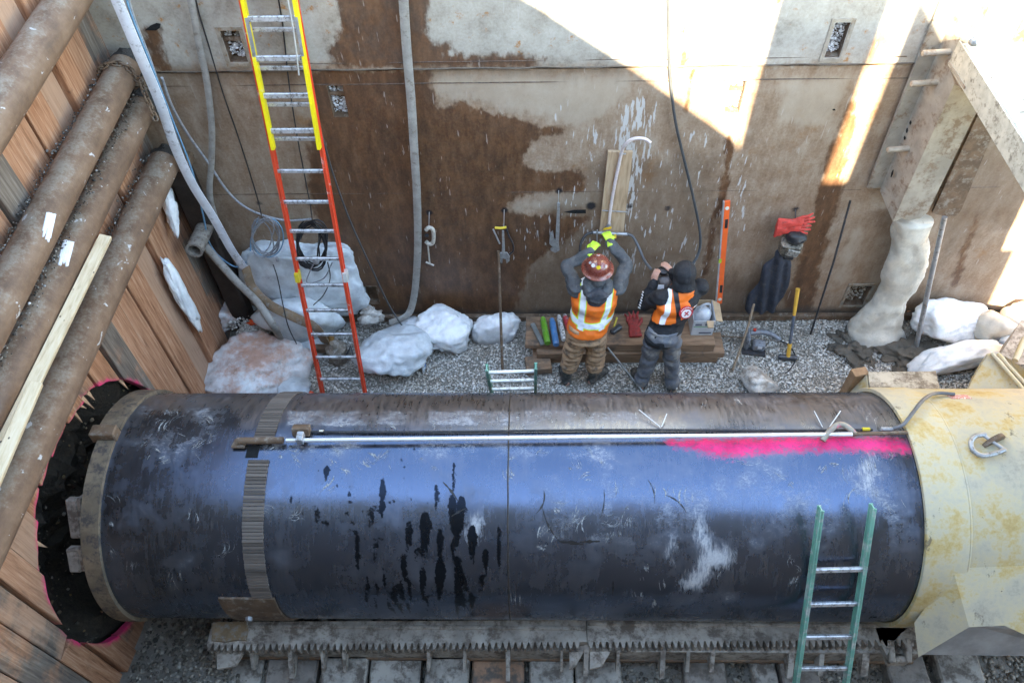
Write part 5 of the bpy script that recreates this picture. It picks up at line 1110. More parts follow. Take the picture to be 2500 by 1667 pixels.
MB().tube(spline([wl_(u, v, .05) for u, v in ((1208, 556), (1222, 557), (1236, 555))], 4), .014, 8).build('handle', simple('yellow_grip', (.75, .52, .05), .5), hs, 60); MB().tube([wl_(u, v, .05) for u, v in ((1204, 560), (1213, 580), (1220, 595))], .009, 6).build('blade', HK, hs)
MB().tube(spline([wl_(u, v, .05) for u, v in ((1236, 556), (1242, 575), (1252, 595), (1253, 612), (1243, 622))], 4), .01, 6).build('frame', DARKST, hs, 60)
wr = thing('spanner', 'grey adjustable spanner hanging in front of the hacksaw', 'tool', wl_(1229, 590, .08)); WRM = simple('worn_chrome', (.4, .4, .39), .45, .5, .2, 25, (.2, .17, .14), .3)
MB().tube([wl_(1228, 563, .08), wl_(1229, 600, .08), wl_(1229, 618, .08)], [.012, .016, .02], 8, flat=(1, .5), up=(0, -1, 0)).build('shank', WRM, wr, 60)
MB().prism([wl_(u, v, .07) for u, v in ((1216, 622), (1222, 615), (1238, 615), (1243, 622), (1244, 634), (1237, 640), (1235, 630), (1228, 628), (1226, 640), (1218, 636))], (0, -.02, 0)).build('jaw', WRM, wr)
pw = thing('pipe_wrench', 'long grey pipe wrench hanging head down on the wall', 'tool', wl_(1360, 550, .07)); hook(pw, 1364, 466, 496)
MB().prism([wl_(u, v, .05) for u, v in ((1361, 494), (1367, 494), (1366, 560), (1364, 595), (1356, 598), (1357, 560))], (0, -.025, 0)).build('handle', WRM, pw)
MB().prism([wl_(u, v, .045) for u, v in ((1343, 568), (1350, 562), (1353, 580), (1364, 590), (1366, 606), (1355, 612), (1344, 606), (1352, 600), (1341, 590))], (0, -.035, 0)).build('jaw', WRM, pw)
br = tag(MB().tube([wl_(1217, 612, .06), P(1227, 915, z=.0)], .016, 8).build('steel_bar', RUST, None, 60), 'long rusty steel bar standing against the wall below the hacksaw', 'bar')
# sampling board with clear tube
bd = thing('wooden_board', 'pale plank fixed upright on the wall with a clear tube clipped to it', 'board', wl_(1500, 470, .04))
BDM = NT('plank_board'); _p = BDM.pos(); _g = BDM.noise(_p, 8, 6, .6, .4, sc=(4, 4, .5)); BDM = BDM.out(BDM.ramp(_g, [(.3, (.3, .2, .12)), (.5, (.45, .31, .19)), (.75, (.52, .4, .28))]), .75, 0, _g, .3, .004)
MB().prism([wl_(u, v, .01) for u, v in ((1484, 366), (1544, 367), (1520, 572), (1462, 568))], (0, -.035, 0)).build('board', BDM, bd)
CLT = simple('cloudy_tube', (.6, .52, .5), .3, 0, .1, 10, sss=.1)
MB().tube(spline([wl_(u, v, o_) for u, v, o_ in ((1486, 552, .07), (1492, 500, .065), (1505, 430, .065), (1518, 372, .07), (1525, 356, .1), (1538, 343, .12), (1556, 338, .13), (1575, 340, .14), (1588, 349, .15))], 6), .016, 10).build('tube', CLT, bd, 60)
for u, v in ((1520, 376),): MB().cyl(wl_(u-8, v, .075), wl_(u+8, v, .075), .008, 6).build('clip', GREYST, bd)
MB().cyl(wl_(1470, 514, .06), wl_(1532, 518, .06), .006, 6).build('clip_bar', GREYST, bd); MB().cyl(wl_(1480, 560, .07), wl_(1488, 546, .07), .02, 8).build('coupling', GREYST, bd)
vp_ = thing('valve_pipe', 'horizontal steel pipe with yellow handled valves that the hard hat worker grips', 'pipe', wl_(1490, 570, .1))
MB().cyl(wl_(1448, 568, .1), wl_(1532, 572, .1), .018, 10).build('tube', GREYST, vp_, 60); MB().tube(spline([wl_(u, v, o_) for u, v, o_ in ((1448, 568, .1), (1435, 571, .12), (1424, 582, .15), (1417, 600, .2), (1416, 620, .25))], 5), .015, 8).build('hose', BLACK, vp_, 60)
MB().tube(spline([wl_(u, v, o_) for u, v, o_ in ((1530, 571, .1), (1545, 578, .12), (1560, 605, .2), (1573, 635, .32), (1590, 658, .45))], 5), .015, 8).build('hose', simple('dark_grey_hose', (.1, .1, .105), .55), vp_, 60)
MB().bar(wl_(1474, 560, .12), wl_(1492, 556, .14), .02, .015).build('valve_handle', simple('yellow_lever', (.75, .45, .03), .5), vp_); MB().bar(wl_(1502, 572, .12), wl_(1502, 582, .14), .02, .015).build('valve_handle', simple('yellow_lever2', (.7, .45, .05), .5), vp_)
MB().cyl(wl_(1457, 596, .12), wl_(1458, 562, .12), .008, 6).build('gauge_stem', GREYST, vp_)
# orange spirit level
lv = thing('spirit_level', 'long orange spirit level leaning upright against the steel wall', 'level', P(1755, 745, y=5.9)); a, b = wl_(1776, 490, .05), wl_(1756, 740, .22)
ORG = simple('orange_level', (.85, .13, .03), .4, 0, .08, 8); up_ = unit(a-b); sx = A3(1, 0, 0)
R = np.stack([up_, np.cross(A3(0, -1, 0), up_), np.cross(up_, np.cross(A3(0, -1, 0), up_))], 1); R = basis(a-b, (0, -1, 0)); Lh = np.linalg.norm(a-b)
MB().box((a+b)/2, (Lh, .055, .025), R, .003).build('body', ORG, lv); MB().box((a+b)/2+R@A3(0, .036, 0), (Lh, .016, .03), R, .002).build('edge', simple('level_edge', (.5, .5, .5), .4, .5), lv)
for s in (-.34, .3): MB().box((a+b)/2+R@A3(s*Lh, -.005, .013), (.11, .03, .006), R, .002).build('hand_grip', BLACK, lv)
for s in (.44, -.45): MB().lathe([(.02, 0), (.02, .006)], (a+b)/2+R@A3(s*Lh, 0, .011), R[:, 2], 14).build('vial', simple('grey_vial', (.6, .6, .5), .3), lv)
MB().box((a+b)/2+R@A3(-.05*Lh, .03, .016), (.05, .03, .006), R).build('vial', simple('lime_vial', (.4, .5, .05), .3), lv)
# gloves, welding mask and jacket on a hook
def glove_mesh(base, d_len, d_wid, nrm, L=.33, wid=.13, flare=.17):
    m_ = MB(); d_len, nrm = unit(d_len), unit(nrm); d_wid = unit(d_wid)
    rg_ = []
    for t, w_, th in ((0, flare, .03), (.03, flare, .028), (.3, wid*.95, .025), (.42, wid*.85, .026), (.55, wid, .028), (.64, wid*.95, .024), (.66, wid*.8, .012)):
        rg_.append((base+d_len*L*t, d_wid*w_/2, nrm*th))
    m_.ellring(rg_, 16)
    for k, (s, l) in enumerate(((-.42, .26), (-.14, .33), (.14, .35), (.42, .3))):
        a = base+d_len*L*.6+d_wid*wid*s; m_.tube([a, a+d_len*L*l*.6+nrm*.006, a+d_len*L*(l+.02)+d_wid*.05*s], [.016, .015, .011], 8)
    a = base+d_len*L*.42+d_wid*wid*.4; m_.tube([a, a+d_wid*.04+d_len*.05, a+d_wid*.05+d_len*.1], [.02, .018, .012], 8)
    return m_
def creases(s, amp=.004): return lambda co: amp*(fbm(co, 22, 3)+.8*math.sin(co.z*60+co.x*20+s)*.4)
REDG = simple('red_leather', (.6, .055, .04), .65, 0, .2, 14, (.3, .05, .04), .3, .4); DRED = simple('dark_red_leather', (.4, .045, .04), .7, 0, .25, 14, (.16, .05, .045), .4, .4)
for (u0, v0, u1, v1, lab, s) in ((1895, 553, 1992, 535, 'red leather welding glove draped over the welding mask, the upper one', 1), (1893, 560, 1982, 555, 'red leather welding glove draped over the welding mask, the lower one', 2)):
    a, b = wl_(u0, v0, .14), wl_(u1, v1, .14+.02*s); g = glove_mesh(a, b-a, (0, -.2, -1), (0, -1, .2), np.linalg.norm(b-a)*1.02, .13, .19)
    tag(remesh(g, .0055, 'welding_glove', REDG, None, 3, creases(s)), lab, 'glove', 'gloves on the hook')
mk = thing('welding_mask', 'scorched silver and black welding mask hung on the wall under red gloves', 'mask', wl_(1930, 595, .2))
c = wl_(1930, 598, .2); v_, f_ = ico(4); m_ = MB()
pts_ = [np.array([q[0]*.12, q[1]*.13, q[2]*.17]) for q in v_]
for p in pts_:
    if p[1] < -.085: p[1] = -.085-.2*(p[1]+.085)*-0
    if p[2] > .07: p[2] = .07
R = rot('Z', -12)@rot('X', 15); m_.add([c+R@p for p in pts_], f_)
m_.build('shell', simple('scorched_shell', (.3, .27, .22), .35, .6, .4, 16, (.03, .03, .03), .5, .5), mk, 50)
MB().box(c+R@A3(.03, -.09, -.01), (.12, .02, .11), R@rot('Y', 8), .006).build('lens_frame', simple('scuffed_silver', (.55, .55, .52), .35, .7, .3, 30, (.08, .07, .06), .4), mk); MB().box(c+R@A3(.01, -.085, -.11), (.1, .03, .05), R, .006).build('visor', BLACK, mk)
MB().tube([wl_(1942, 512, .01), wl_(1942, 530, .08), wl_(1938, 560, .15)], .006, 6).build('hook', DARKST, mk); m_ = MB().blob(c+A3(.03, 0, .11), (.1, .09, .07), 3, .2, 2, 3); m_.build('headgear', BLACK, mk, 180)
jk = MB()
rg_ = []
for u, v, w_, o_ in ((1908, 622, .08, .12), (1898, 650, .13, .12), (1885, 690, .17, .12), (1870, 725, .19, .12), (1858, 748, .2, .12), (1856, 756, .19, .12)): rg_.append((wl_(u, v, o_), A3(w_, 0, 0), A3(0, .06, 0)))
jk.ellring(rg_, 32)
DENIM = simple('navy_denim', (.03, .034, .046), .85, 0, .3, 9, (.06, .06, .066), .3, .5)
tag(remesh(jk, .014, 'jacket', DENIM, None, 3, lambda co: .022*math.sin(co.x*48+co.z*7)+.008*fbm(co, 8, 3)), 'dark navy work jacket hanging in folds below the welding mask', 'jacket')
tag(MB().tube(spline([P(1841, 742, y=5.72), P(1822, 810, y=5.55), P(1788, 905, z=.02)], 4), .013, 8).build('shovel_handle', simple('grey_wood_handle', (.28, .2, .13), .8, 0, .25, 12), None, 60), 'slim wooden tool handle slanting out from under the jacket to the gravel', 'handle')
tag(MB().tube([wl_(2076, 490, .04), wl_(2035, 640, .25), P(1978, 818, z=.01)], .012, 7).build('steel_rod', DARKST, None, 60), 'thin black steel rod leaning on the wall between mask and ice pillar', 'rod')
tag(MB().tube([P(2306, 530, y=5.75), P(2270, 690, y=5.6), P(2236, 850, z=.02)], .026, 12).build('conduit', GREYST, None, 60), 'straight grey conduit leaning beside the ice pillar', 'conduit')
sh_ = thing('sledgehammer', 'sledgehammer with yellow and black handle standing on its head', 'hammer', P(1924, 885, z=0)); a, b = P(1948, 705, z=.86), P(1924, 870, z=.06)
YH = simple('orange_handle', (.7, .38, .06), .45, 0, .1, 10); SHM = simple('hammer_iron', (.09, .09, .095), .5, .5, .3, 20)
MB().tube([lerp(a, b, t) for t in (0, .04, .3, .38)], [.024, .022, .019, .016], 10).build('grip', YH, sh_, 60); MB().tube([lerp(a, b, t) for t in (.38, .8)], .017, 10).build('shaft', simple('blue_grey_shaft', (.09, .11, .14), .45), sh_, 60); MB().tube([lerp(a, b, t) for t in (.8, 1)], .023, 10).build('collar', YH, sh_, 60)
MB().lathe([(.026, -.1), (.036, -.085), (.036, -.03), (.03, 0), (.036, .03), (.036, .085), (.026, .1)], b+A3(0, 0, -.02), (1, -.1, 0), 8).build('head', SHM, sh_, 30)
# power saw on the gravel
sw = thing('power_saw', 'grey handheld power saw lying on the gravel beside the sledgehammer', 'saw', P(1850, 830, z=0)); SWM = simple('saw_grey', (.22, .23, .25), .5, .2, .25, 18, (.12, .1, .09), .3)
q = P(1840, 830, z=.1); R = rot('Z', -8)
MB().box(q+A3(-.07, .02, 0), (.05, .2, .2), R, .02).build('guard', SWM, sw); MB().box(q+A3(.05, -.06, -.02), (.14, .1, .12), R, .02).build('motor', SWM, sw); MB().tube(spline([q+A3(-.05, .05, .06), q+A3(.08, .06, .07), q+A3(.2, .05, .04), q+A3(.3, .02, -.02)], 5), [.03]*16, 10).build('handle', SWM, sw, 60); MB().box(q+A3(0, -.1, -.09), (.26, .1, .012), R).build('base_plate', DARKST, sw)
MB().box(q+A3(.05, -.115, 0), (.05, .004, .04), R).build('sticker', simple('white_sticker', (.6, .6, .62), .5), sw); MB().tube(spline([q+A3(.3, .02, -.03), q+A3(.42, -.02, -.08), q+A3(.45, -.2, -.085), q+A3(.36, -.35, -.09), q+A3(.3, -.4, -.09)], 6), .007, 6).build('cord', BLACK, sw, 60); MB().box(q+A3(0, .06, .11), (.03, .03, .03), R, .004).build('switch', simple('red_switch', (.6, .05, .03), .5), sw)
MB().cyl(q+A3(-.08, .03, .0), q+A3(-.42, .05, .02), .008, 6).build('blade_rod', RUST, sw)
tag(MB().prism([P(u, v, z=.12) for u, v in ((2210, 740), (2238, 742), (2236, 755), (2216, 762))], (0, .05, -.06)).build('brick_shard', simple('brick_orange', (.5, .22, .1), .8, 0, .3, 14)), 'broken orange brick shard behind the ice pillar', 'brick')
tag(MB().cyl(P(1483, 848, z=.3), P(1585, 975, z=.0), .011, 8).build('thin_rod', simple('dull_rod', (.28, .28, .27), .5, .4, .2, 14), None, 60), 'thin grey rod lying slantwise between the two workers', 'rod')

# ---- timber stack with things on it
ST = NT('stack_timber'); _p = ST.pos(); _g = ST.noise(_p, 7, 6, .65, .4, sc=(.5, 4, 4)); _d = ST.sm(ST.noise(_p, 3, 6, .7), .5, .68); ST = ST.out(ST.mix(_d, ST.ramp(_g, [(.3, (.14, .08, .045)), (.5, (.27, .16, .095)), (.75, (.38, .25, .16))]), (.1, .08, .065)), .8, 0, _g, .5, .006)
def beam(u0, u1, v, y0, y1, z0, z1, lab, rz=0):
    a, b = P(u0, v, z=z1), P(u1, v, z=z1); o = MB().box(((a[0]+b[0])/2, (y0+y1)/2, (z0+z1)/2), (b[0]-a[0], y1-y0, z1-z0), rot('Z', rz), .008).build('timber_beam', ST); return tag(o, lab, 'timber', 'timbers of the work bench')
beam(1300, 1755, 878, 5.38, 5.62, .0, .1, 'dark lowest timber of the stack behind the workers')
beam(1310, 1770, 862, 5.36, 5.66, .102, .2, 'middle timber of the stack, longest at the end by the box', .4)
beam(1460, 1748, 845, 5.38, 5.82, .202, .33, 'thick top timber of the stack that carries the red glove and the box')
o = beam(1283, 1455, 840, 5.42, 5.84, .202, .27, 'split orange brown top timber under the coloured cans', -1.5)
MB().prism([P(u, v, z=.16) for u, v in ((1276, 850), (1330, 852), (1340, 875), (1300, 868))], (0, 0, -.06)).build('split_end', mm_wood, o) if False else None
beam(1283, 1345, 868, 5.2, 5.4, .02, .12, 'short splintered board end in front of the stack', 6)
def can(u0, v0, u1, v1, r, c, lab, capc, zz=.3):
    o = thing('spray_can', lab, 'can', P(u0, v0, z=zz)); a, b = P(u0, v0, z=zz+r), P(u1, v1, z=zz+r); L = np.linalg.norm(b-a)
    MB().lathe([(r*.9, 0), (r, .012), (r, L*.84), (r*.85, L*.88)], a, b-a, 18).build('body', c, o, 40); MB().lathe([(r*.8, L*.87), (r*.8, L*.97), (r*.6, L)], a, b-a, 14).build('cap', capc, o, 40)
gw = simple('white_can', (.66, .65, .62), .5, 0, .1, 20, (.1, .09, .08), .5)
can(1337, 838, 1325, 775, .036, simple('green_can', (.13, .36, .03), .4, 0, .15, 14, (.3, .33, .2), .3), 'green spray can lying on the timber stack', simple('green_cap', (.2, .42, .06), .4))
can(1358, 842, 1347, 778, .036, simple('blue_can', (.06, .22, .48), .4, 0, .15, 14, (.25, .28, .33), .3), 'blue spray can lying between the green and white cans', simple('blue_cap', (.12, .3, .55), .4))
can(1377, 830, 1364, 770, .03, gw, 'paint spattered white spray can lying beside the blue one', gw)
can(1392, 815, 1378, 768, .03, simple('red_can', (.55, .05, .06), .4, 0, .15, 14, (.4, .3, .3), .3), 'red spray can lying half behind the worker in the brown trousers', gw)
tag(MB().bar(P(1300, 790, z=.3), P(1325, 842, z=.3), .05, .03, bev=.006).build('file_tool', simple('grey_flat_tool', (.2, .21, .2), .6)), 'flat grey tool lying left of the green can', 'tool')
a, b = P(1552, 822, z=.35), P(1540, 757, z=.36)
tag(remesh(glove_mesh(a, b-a, (1, .1, 0), (0, -.3, 1), np.linalg.norm(b-a), .14, .15), .0055, 'welding_glove', DRED, None, 3, creases(5)), 'dark red leather glove lying palm down on the timber stack between the workers', 'glove')
hm = thing('club_hammer', 'short dirty hammer with yellow handle lying on the timber stack', 'hammer', P(1505, 800, z=.33)); MB().tube([P(1498, 802, z=.36), P(1506, 775, z=.4)], .013, 8).build('handle', simple('yellow_handle', (.5, .4, .05), .5), hm, 60); MB().bar(P(1492, 812, z=.37), P(1516, 796, z=.37), .06, .06, bev=.012).build('head', SHM, hm)
bx_ = thing('cardboard_box', 'open white printed cardboard box on the end of the timber stack', 'box', P(1710, 820, z=.33)); BXM = simple('white_card', (.58, .6, .62), .7, 0, .08, 9, (.4, .38, .36), .2); CARD = simple('brown_card', (.48, .33, .2), .8)
a, b = P(1686, 818, z=.33), P(1738, 818, z=.33); x0, x1 = a[0], b[0]; y0 = a[1]; y1 = y0+.3; zz = .335; hh = .24
MB().box(((x0+x1)/2, y0, zz+hh/2), (x1-x0, .006, hh)).build('side', BXM, bx_); MB().box(((x0+x1)/2, y1, zz+hh/2), (x1-x0, .006, hh)).build('side', CARD, bx_); MB().box((x0, (y0+y1)/2, zz+hh/2), (.006, y1-y0-.01, hh)).build('side', BXM, bx_); MB().box((x1, (y0+y1)/2, zz+hh/2), (.006, y1-y0-.01, hh)).build('side', BXM, bx_)
MB().prism([A3(x1+.004, y0, zz+hh), A3(x1+.004, y1, zz+hh), A3(x1+.09, y1-.02, zz+hh-.04), A3(x1+.09, y0+.03, zz+hh-.06)], (0, 0, .005)).build('flap', CARD, bx_); MB().prism([A3(x1-.02, y0-.004, zz+hh), A3(x1-.1, y0-.004, zz+hh), A3(x1-.09, y0-.07, zz+hh-.04), A3(x1-.03, y0-.07, zz+hh-.04)], (0, 0, .005)).build('flap', CARD, bx_)
for (s0, s1, t0, t1, c) in ((.35, .92, .12, .2, (.08, .09, .12)), (.05, .95, .56, .59, (.12, .45, .12)), (.1, .4, .66, .8, (.2, .22, .26)), (.55, .9, .66, .8, (.2, .22, .26))):
    MB().box((x0+(x1-x0)*(s0+s1)/2, y0-.004, zz+hh*(t0+t1)/2), ((x1-x0)*(s1-s0), .002, hh*(t1-t0))).build('print', simple('box_print', c, .7), bx_)
jg = thing('jug', 'grey plastic jug with a hooped handle standing in the cardboard box', 'jug', ((x0+x1)/2, (y0+y1)/2, zz)); q = A3((x0+x1)/2, (y0+y1)/2, zz+.01)
MB().lathe([(.09, 0), (.1, .04), (.1, .2), (.06, .25), (.03, .27)], q, (0, 0, 1), 18).build('body', simple('grey_plastic', (.55, .57, .6), .45), jg, 40); MB().tube(spline([q+A3(-.06, -.03, .24), q+A3(-.03, -.02, .33), q+A3(.05, 0, .33), q+A3(.08, .02, .2)], 6), .014, 8).build('handle', simple('grey_plastic_handle', (.5, .52, .55), .45), jg, 60)
# ---- the two workers
def ik(s, w, l1, l2, pole):
    s, w = np.asarray(s, float), np.asarray(w, float); d = w-s; L = min(np.linalg.norm(d), (l1+l2)*.995); d = unit(d)
    a = (l1*l1-l2*l2+L*L)/(2*L); h = math.sqrt(max(l1*l1-a*a, 0)); p = np.asarray(pole, float); p = unit(p-d*(p@d))
    return s+d*a+p*h
def limb(m_, pts, rad, n=14):
    q = spline(pts, 5); t = np.linspace(0, len(pts)-1, len(q)); r = np.interp(t, range(len(pts)), rad); m_.tube(q, list(r), n)
    for p, r_ in ((pts[0], rad[0]), (pts[-1], rad[-1])): v, f = ico(2); m_.add([np.asarray(p)+k*r_ for k in v], f)
    return m_
def torso(m_, J, g=0., top=True, lo=0, hem=None):
    sx = unit(np.array(J['shR'])-J['shL']); sx[2] *= .5; fy = unit(np.cross(A3(0, 0, 1), sx)); R = []
    S_ = [('pelvis', -.1, .15, .12), ('pelvis', 0, .175, .125), ('waist', 0, .165, .115), ('chest', -.06, .185, .125), ('chest', .03, .2, .13), ('neck', -.07, .185, .105), ('neck', -.02, .11, .08), ('neck', .03, .062, .065)]
    for k, dz, w_, d_ in S_[lo:]:
        if not top and k == 'neck' and dz > -.05: continue
        R.append((np.array(J[k])+A3(0, 0, dz), sx*(w_+g), fy*(d_+g)))
    m_.ellring(R, 24); return m_
def hand(m_, wr, d, back, th, curl=.6, sc=1., r=.0095):
    """palm, four unequal bent fingers and a thumb leaving the side of the palm"""
    d, back = unit(d), np.asarray(back, float); back = unit(back-d*(back@d)); s = unit(np.cross(back, d))*th; wr = np.asarray(wr, float)
    m_.ellring([(wr-d*.02, s*.026*sc, back*.021*sc), (wr+d*.02*sc, s*.031*sc, back*.019*sc), (wr+d*.06*sc, s*.041*sc, back*.016*sc), (wr+d*.092*sc, s*.042*sc, back*.013*sc)], 14)
    for k, (o, l) in enumerate(((.033, .072), (.011, .082), (-.011, .076), (-.032, .06))):
        p = wr+d*.085*sc+s*o*sc; dd = unit(d+s*o*2.); pts = [p-dd*.015, p]; a = 0
        for j, fr in enumerate((.45, .32, .23)):
            a += curl*(.7, .9, .6)[j]; pts.append(pts[-1]+(dd*math.cos(a)-back*math.sin(a))*l*fr*sc)
        m_.tube(pts, [r*sc*1.05, r*sc*1.05, r*sc, r*sc*.92, r*sc*.75], 8)
    p = wr+d*.022*sc+s*.024*sc; pts = [p, p+(d*.6+s*.75-back*.25)*.035*sc]; pts.append(pts[-1]+unit(d*.85+s*.25-back*(.3+curl*.5))*.03*sc); pts.append(pts[-1]+unit(d*.9-s*.1-back*(.4+curl*.5))*.024*sc)
    m_.tube(pts, [r*1.3*sc, r*1.15*sc, r*sc, r*.8*sc], 8); return m_
def head(m_, c, f, up=(0, 0, 1), r=.098):
    f = unit(f); up = unit(np.asarray(up)-f*(np.asarray(up)@f)); s = np.cross(f, up); v, fc = ico(4); o = []
    for q in v:
        p = A3(q[0]*.8, q[1]*.96, q[2]*1.14)
        if q[2] < -.2: p[0] *= 1+.35*(q[2]+.2); p[1] *= 1+.22*(q[2]+.2)
        if q[1] > .5:
            p[1] += .2*math.exp(-((q[0]/.13)**2+((q[2]+.12)/.2)**2))-.06*math.exp(-(((abs(q[0])-.32)/.14)**2+((q[2]-.1)/.12)**2))+.05*math.exp(-((q[0]/.25)**2+((q[2]+.5)/.08)**2))
        o.append(np.asarray(c)+r*(s*p[0]+f*p[1]+up*p[2]))
    m_.add(o, fc)
    for sg in (-1, 1): m_.ellring([(np.asarray(c)+s*sg*r*.76, f*.012, up*.03), (np.asarray(c)+s*sg*r*.9-f*.008, f*.016, up*.034)], 10)
    return m_
def footloft(m_, an, d, L=.27, g=0.):
    d = unit(A3(d[0], d[1], 0)); s = np.cross(d, A3(0, 0, 1)); b = A3(an[0], an[1], 0)-d*.07
    m_.ellring([(b-d*.0+A3(0, 0, .045), s*(.03+g), A3(0, 0, .03)), (b+d*.03+A3(0, 0, .055), s*(.042+g), A3(0, 0, .054+g*.5)), (b+d*.1+A3(0, 0, .06), s*(.045+g), A3(0, 0, .06+g)), (b+d*.17+A3(0, 0, .048), s*(.05+g), A3(0, 0, .047+g*.5)), (b+d*(L-.03)+A3(0, 0, .04), s*(.045+g), A3(0, 0, .036+g*.3)), (b+d*L+A3(0, 0, .034), s*(.025+g), A3(0, 0, .024))], 16); return m_
SKIN = simple('skin', (.5, .27, .2), .5, 0, .08, 20, sss=.08)
def fold(a, f1, f2, seed=0.): return lambda co: a*(.6*math.sin(co.z*f1+3.*fbm(co, 5, 3)+seed)+.9*fbm((co.x*f2, co.y*f2, co.z*f2*1.8), 1., 4))
def cut(me_obj, keep):
    b = bmesh.new(); b.from_mesh(me_obj.data); bmesh.ops.delete(b, geom=[v for v in b.verts if not keep(v.co)], context='VERTS'); b.to_mesh(me_obj.data); b.free(); me_obj.data.shade_smooth()
    so_ = me_obj.modifiers.new('s', 'SOLIDIFY'); so_.thickness = .006; so_.offset = 1
def person(J, name_label):
    o = thing('person', name_label, 'person', (J['pelvis'][0], J['pelvis'][1], 0))
    J['elL'] = ik(J['shL'], J['wrL'], .3, .27, J['poleL']); J['elR'] = ik(J['shR'], J['wrR'], .3, .27, J['poleR'])
    return o
def bodymesh(o, J, hands=True):
    m_ = torso(MB(), J, -.012); head(m_, J['head'], J['look'])
    m_.tube([np.array(J['neck'])-A3(0, 0, .04), J['head']], [.06, .055], 12)
    for s in 'LR':
        limb(m_, [J['sh'+s], J['el'+s], J['wr'+s]], [.055, .043, .03]); limb(m_, [J['hip'+s], J['kn'+s], J['an'+s]], [.09, .06, .042]); footloft(m_, J['an'+s], J['toe'+s])
        hand(m_, J['wr'+s], J['hd'+s], J['hb'+s], J['th'+s], J['curl'], .95)
    return remesh(m_, .009, 'body', SKIN, o, 2)
# worker one: hard hat, orange vest, brown trousers
J = dict(pelvis=A3(.56, 5.08, .93), waist=A3(.585, 5.12, 1.06), chest=A3(.62, 5.19, 1.28), neck=A3(.64, 5.24, 1.475), head=A3(.635, 5.29, 1.60), look=A3(.03, 1, -.05),
         shL=A3(.44, 5.22, 1.40), shR=A3(.845, 5.24, 1.40), wrL=P(1440, 616, y=5.62), wrR=P(1489, 592, y=5.70), poleL=(-1, 0, -.25), poleR=(1, 0, -.3),
         hipL=A3(.47, 5.09, .9), hipR=A3(.66, 5.09, .9), knL=A3(.43, 5.12, .48), knR=A3(.68, 5.12, .48), anL=A3(.38, 5.12, .09), anR=A3(.68, 5.13, .09), toeL=(-.15, 1), toeR=(.75, .7),
         hdL=A3(.5, .7, .35), hdR=A3(-.25, .85, .3), hbL=A3(-.3, -.5, .8), hbR=A3(.1, -.5, .85), thL=-1, thR=1, curl=.75)
J['thL'], J['thR'] = 1, -1
w1 = person(J, 'worker in brown hard hat and orange vest reaching up to the valve pipe'); bodymesh(w1, J)
JACK = simple('grey_work_jacket', (.075, .08, .085), .85, 0, .3, 9, (.13, .125, .12), .3, .4)
m_ = torso(MB(), J, .018, lo=1)
for s in 'LR': limb(m_, [J['sh'+s], lerp(J['sh'+s], J['el'+s], .5), J['el'+s], lerp(J['el'+s], J['wr'+s], .55), J['wr'+s]], [.08, .072, .064, .057, .048])
c = J['neck']+A3(0, -.06, 0)
m_.tube([c+A3(.105*math.cos(a), .085*math.sin(a)-.0, .015+.03*math.sin(a)) for a in np.linspace(0, 2*math.pi, 17)[:-1]], .05, 10, closed=True)
m_.tube([J['neck'], J['head']+A3(0, -.05, .0)], [.09, .075], 16)
remesh(m_, .011, 'jacket', JACK, w1, 3, fold(.011, 70, 14))
m_ = MB(); v, f = ico(4); hc = J['neck']+A3(-.01, -.15, -.05); m_.add([hc+q*A3(.1, .062, .11) for q in v], f); m_.tube([hc+A3(.09*math.cos(a), -.02-.05*math.sin(a)*0, .07+.05*math.sin(a)) for a in np.linspace(math.pi, 2*math.pi, 9)], .035, 8)
remesh(m_, .01, 'hood', simple('dark_hood', (.045, .048, .058), .9, 0, .3, 12, (.12, .11, .1), .35, .4), w1, 3, fold(.007, 70, 14, 2.))
NEON = NT('vest_fabric'); _k = NEON.attr('stripe'); _f = NEON.noise(NEON.pos(), 30, 4); _d = NEON.noise(NEON.pos(), 6, 6, .7)
_c = NEON.mix(NEON.sm(_k, .012, .009), (.85, .16, .015), (.55, .75, .05)); _c = NEON.mix(NEON.sm(_k, .003, -.001), _c, NEON.mix(_f, (.55, .57, .58), (.86, .88, .9))); _c = NEON.mix(NEON.math('MULTIPLY', NEON.sm(_d, .55, .75), .45), _c, (.25, .13, .07))
NEON = NEON.out(_c, .6, 0, _f, .2, .004)
def cx_(z, J=J): return np.interp(z, [J['pelvis'][2], J['waist'][2], J['chest'][2], J['neck'][2]], [J['pelvis'][0], J['waist'][0], J['chest'][0], J['neck'][0]])
def stripe1(co):
    lx = co[:, 0]-cx_(co[:, 2]); z = co[:, 2]
    a = np.abs(np.abs(lx)-(.125-.02*np.clip((1.3-z)/.2, 0, 1)))-.026; a = np.where(z > 1.07, a, 1); b = np.abs(z-(1.115+.25*np.abs(lx)**1.5))-.024
    return np.minimum(a, b)
m_ = MB(); fy = A3(0, 1, 0); R = []
for k, dz, w_, d_ in (('pelvis', .05, .205, .17), ('waist', 0, .21, .172), ('chest', -.1, .218, .175), ('chest', .03, .228, .176), ('neck', -.085, .22, .16), ('neck', -.03, .19, .135), ('neck', .0, .13, .11)): R.append((J[k]+A3(0, 0, dz), A3(w_, 0, 0), fy*d_))
m_.ellring(R, 28)
vst = remesh(m_, .01, 'vest', NEON, w1, 3, fold(.006, 45, 10, 1.), {'stripe': stripe1})
BROWN = simple('brown_duck_trousers', (.46, .28, .16), .85, 0, .25, 7, (.17, .12, .085), .4, .5)
m_ = MB(); m_.ellring([(J['pelvis']+A3(0, 0, .13), A3(.175, 0, 0), fy*.13), (J['pelvis']+A3(0, 0, .03), A3(.19, 0, 0), fy*.145), (J['pelvis']+A3(0, -.01, -.06), A3(.19, 0, 0), fy*.145), (J['pelvis']+A3(0, 0, -.12), A3(.15, 0, 0), fy*.11)], 24)
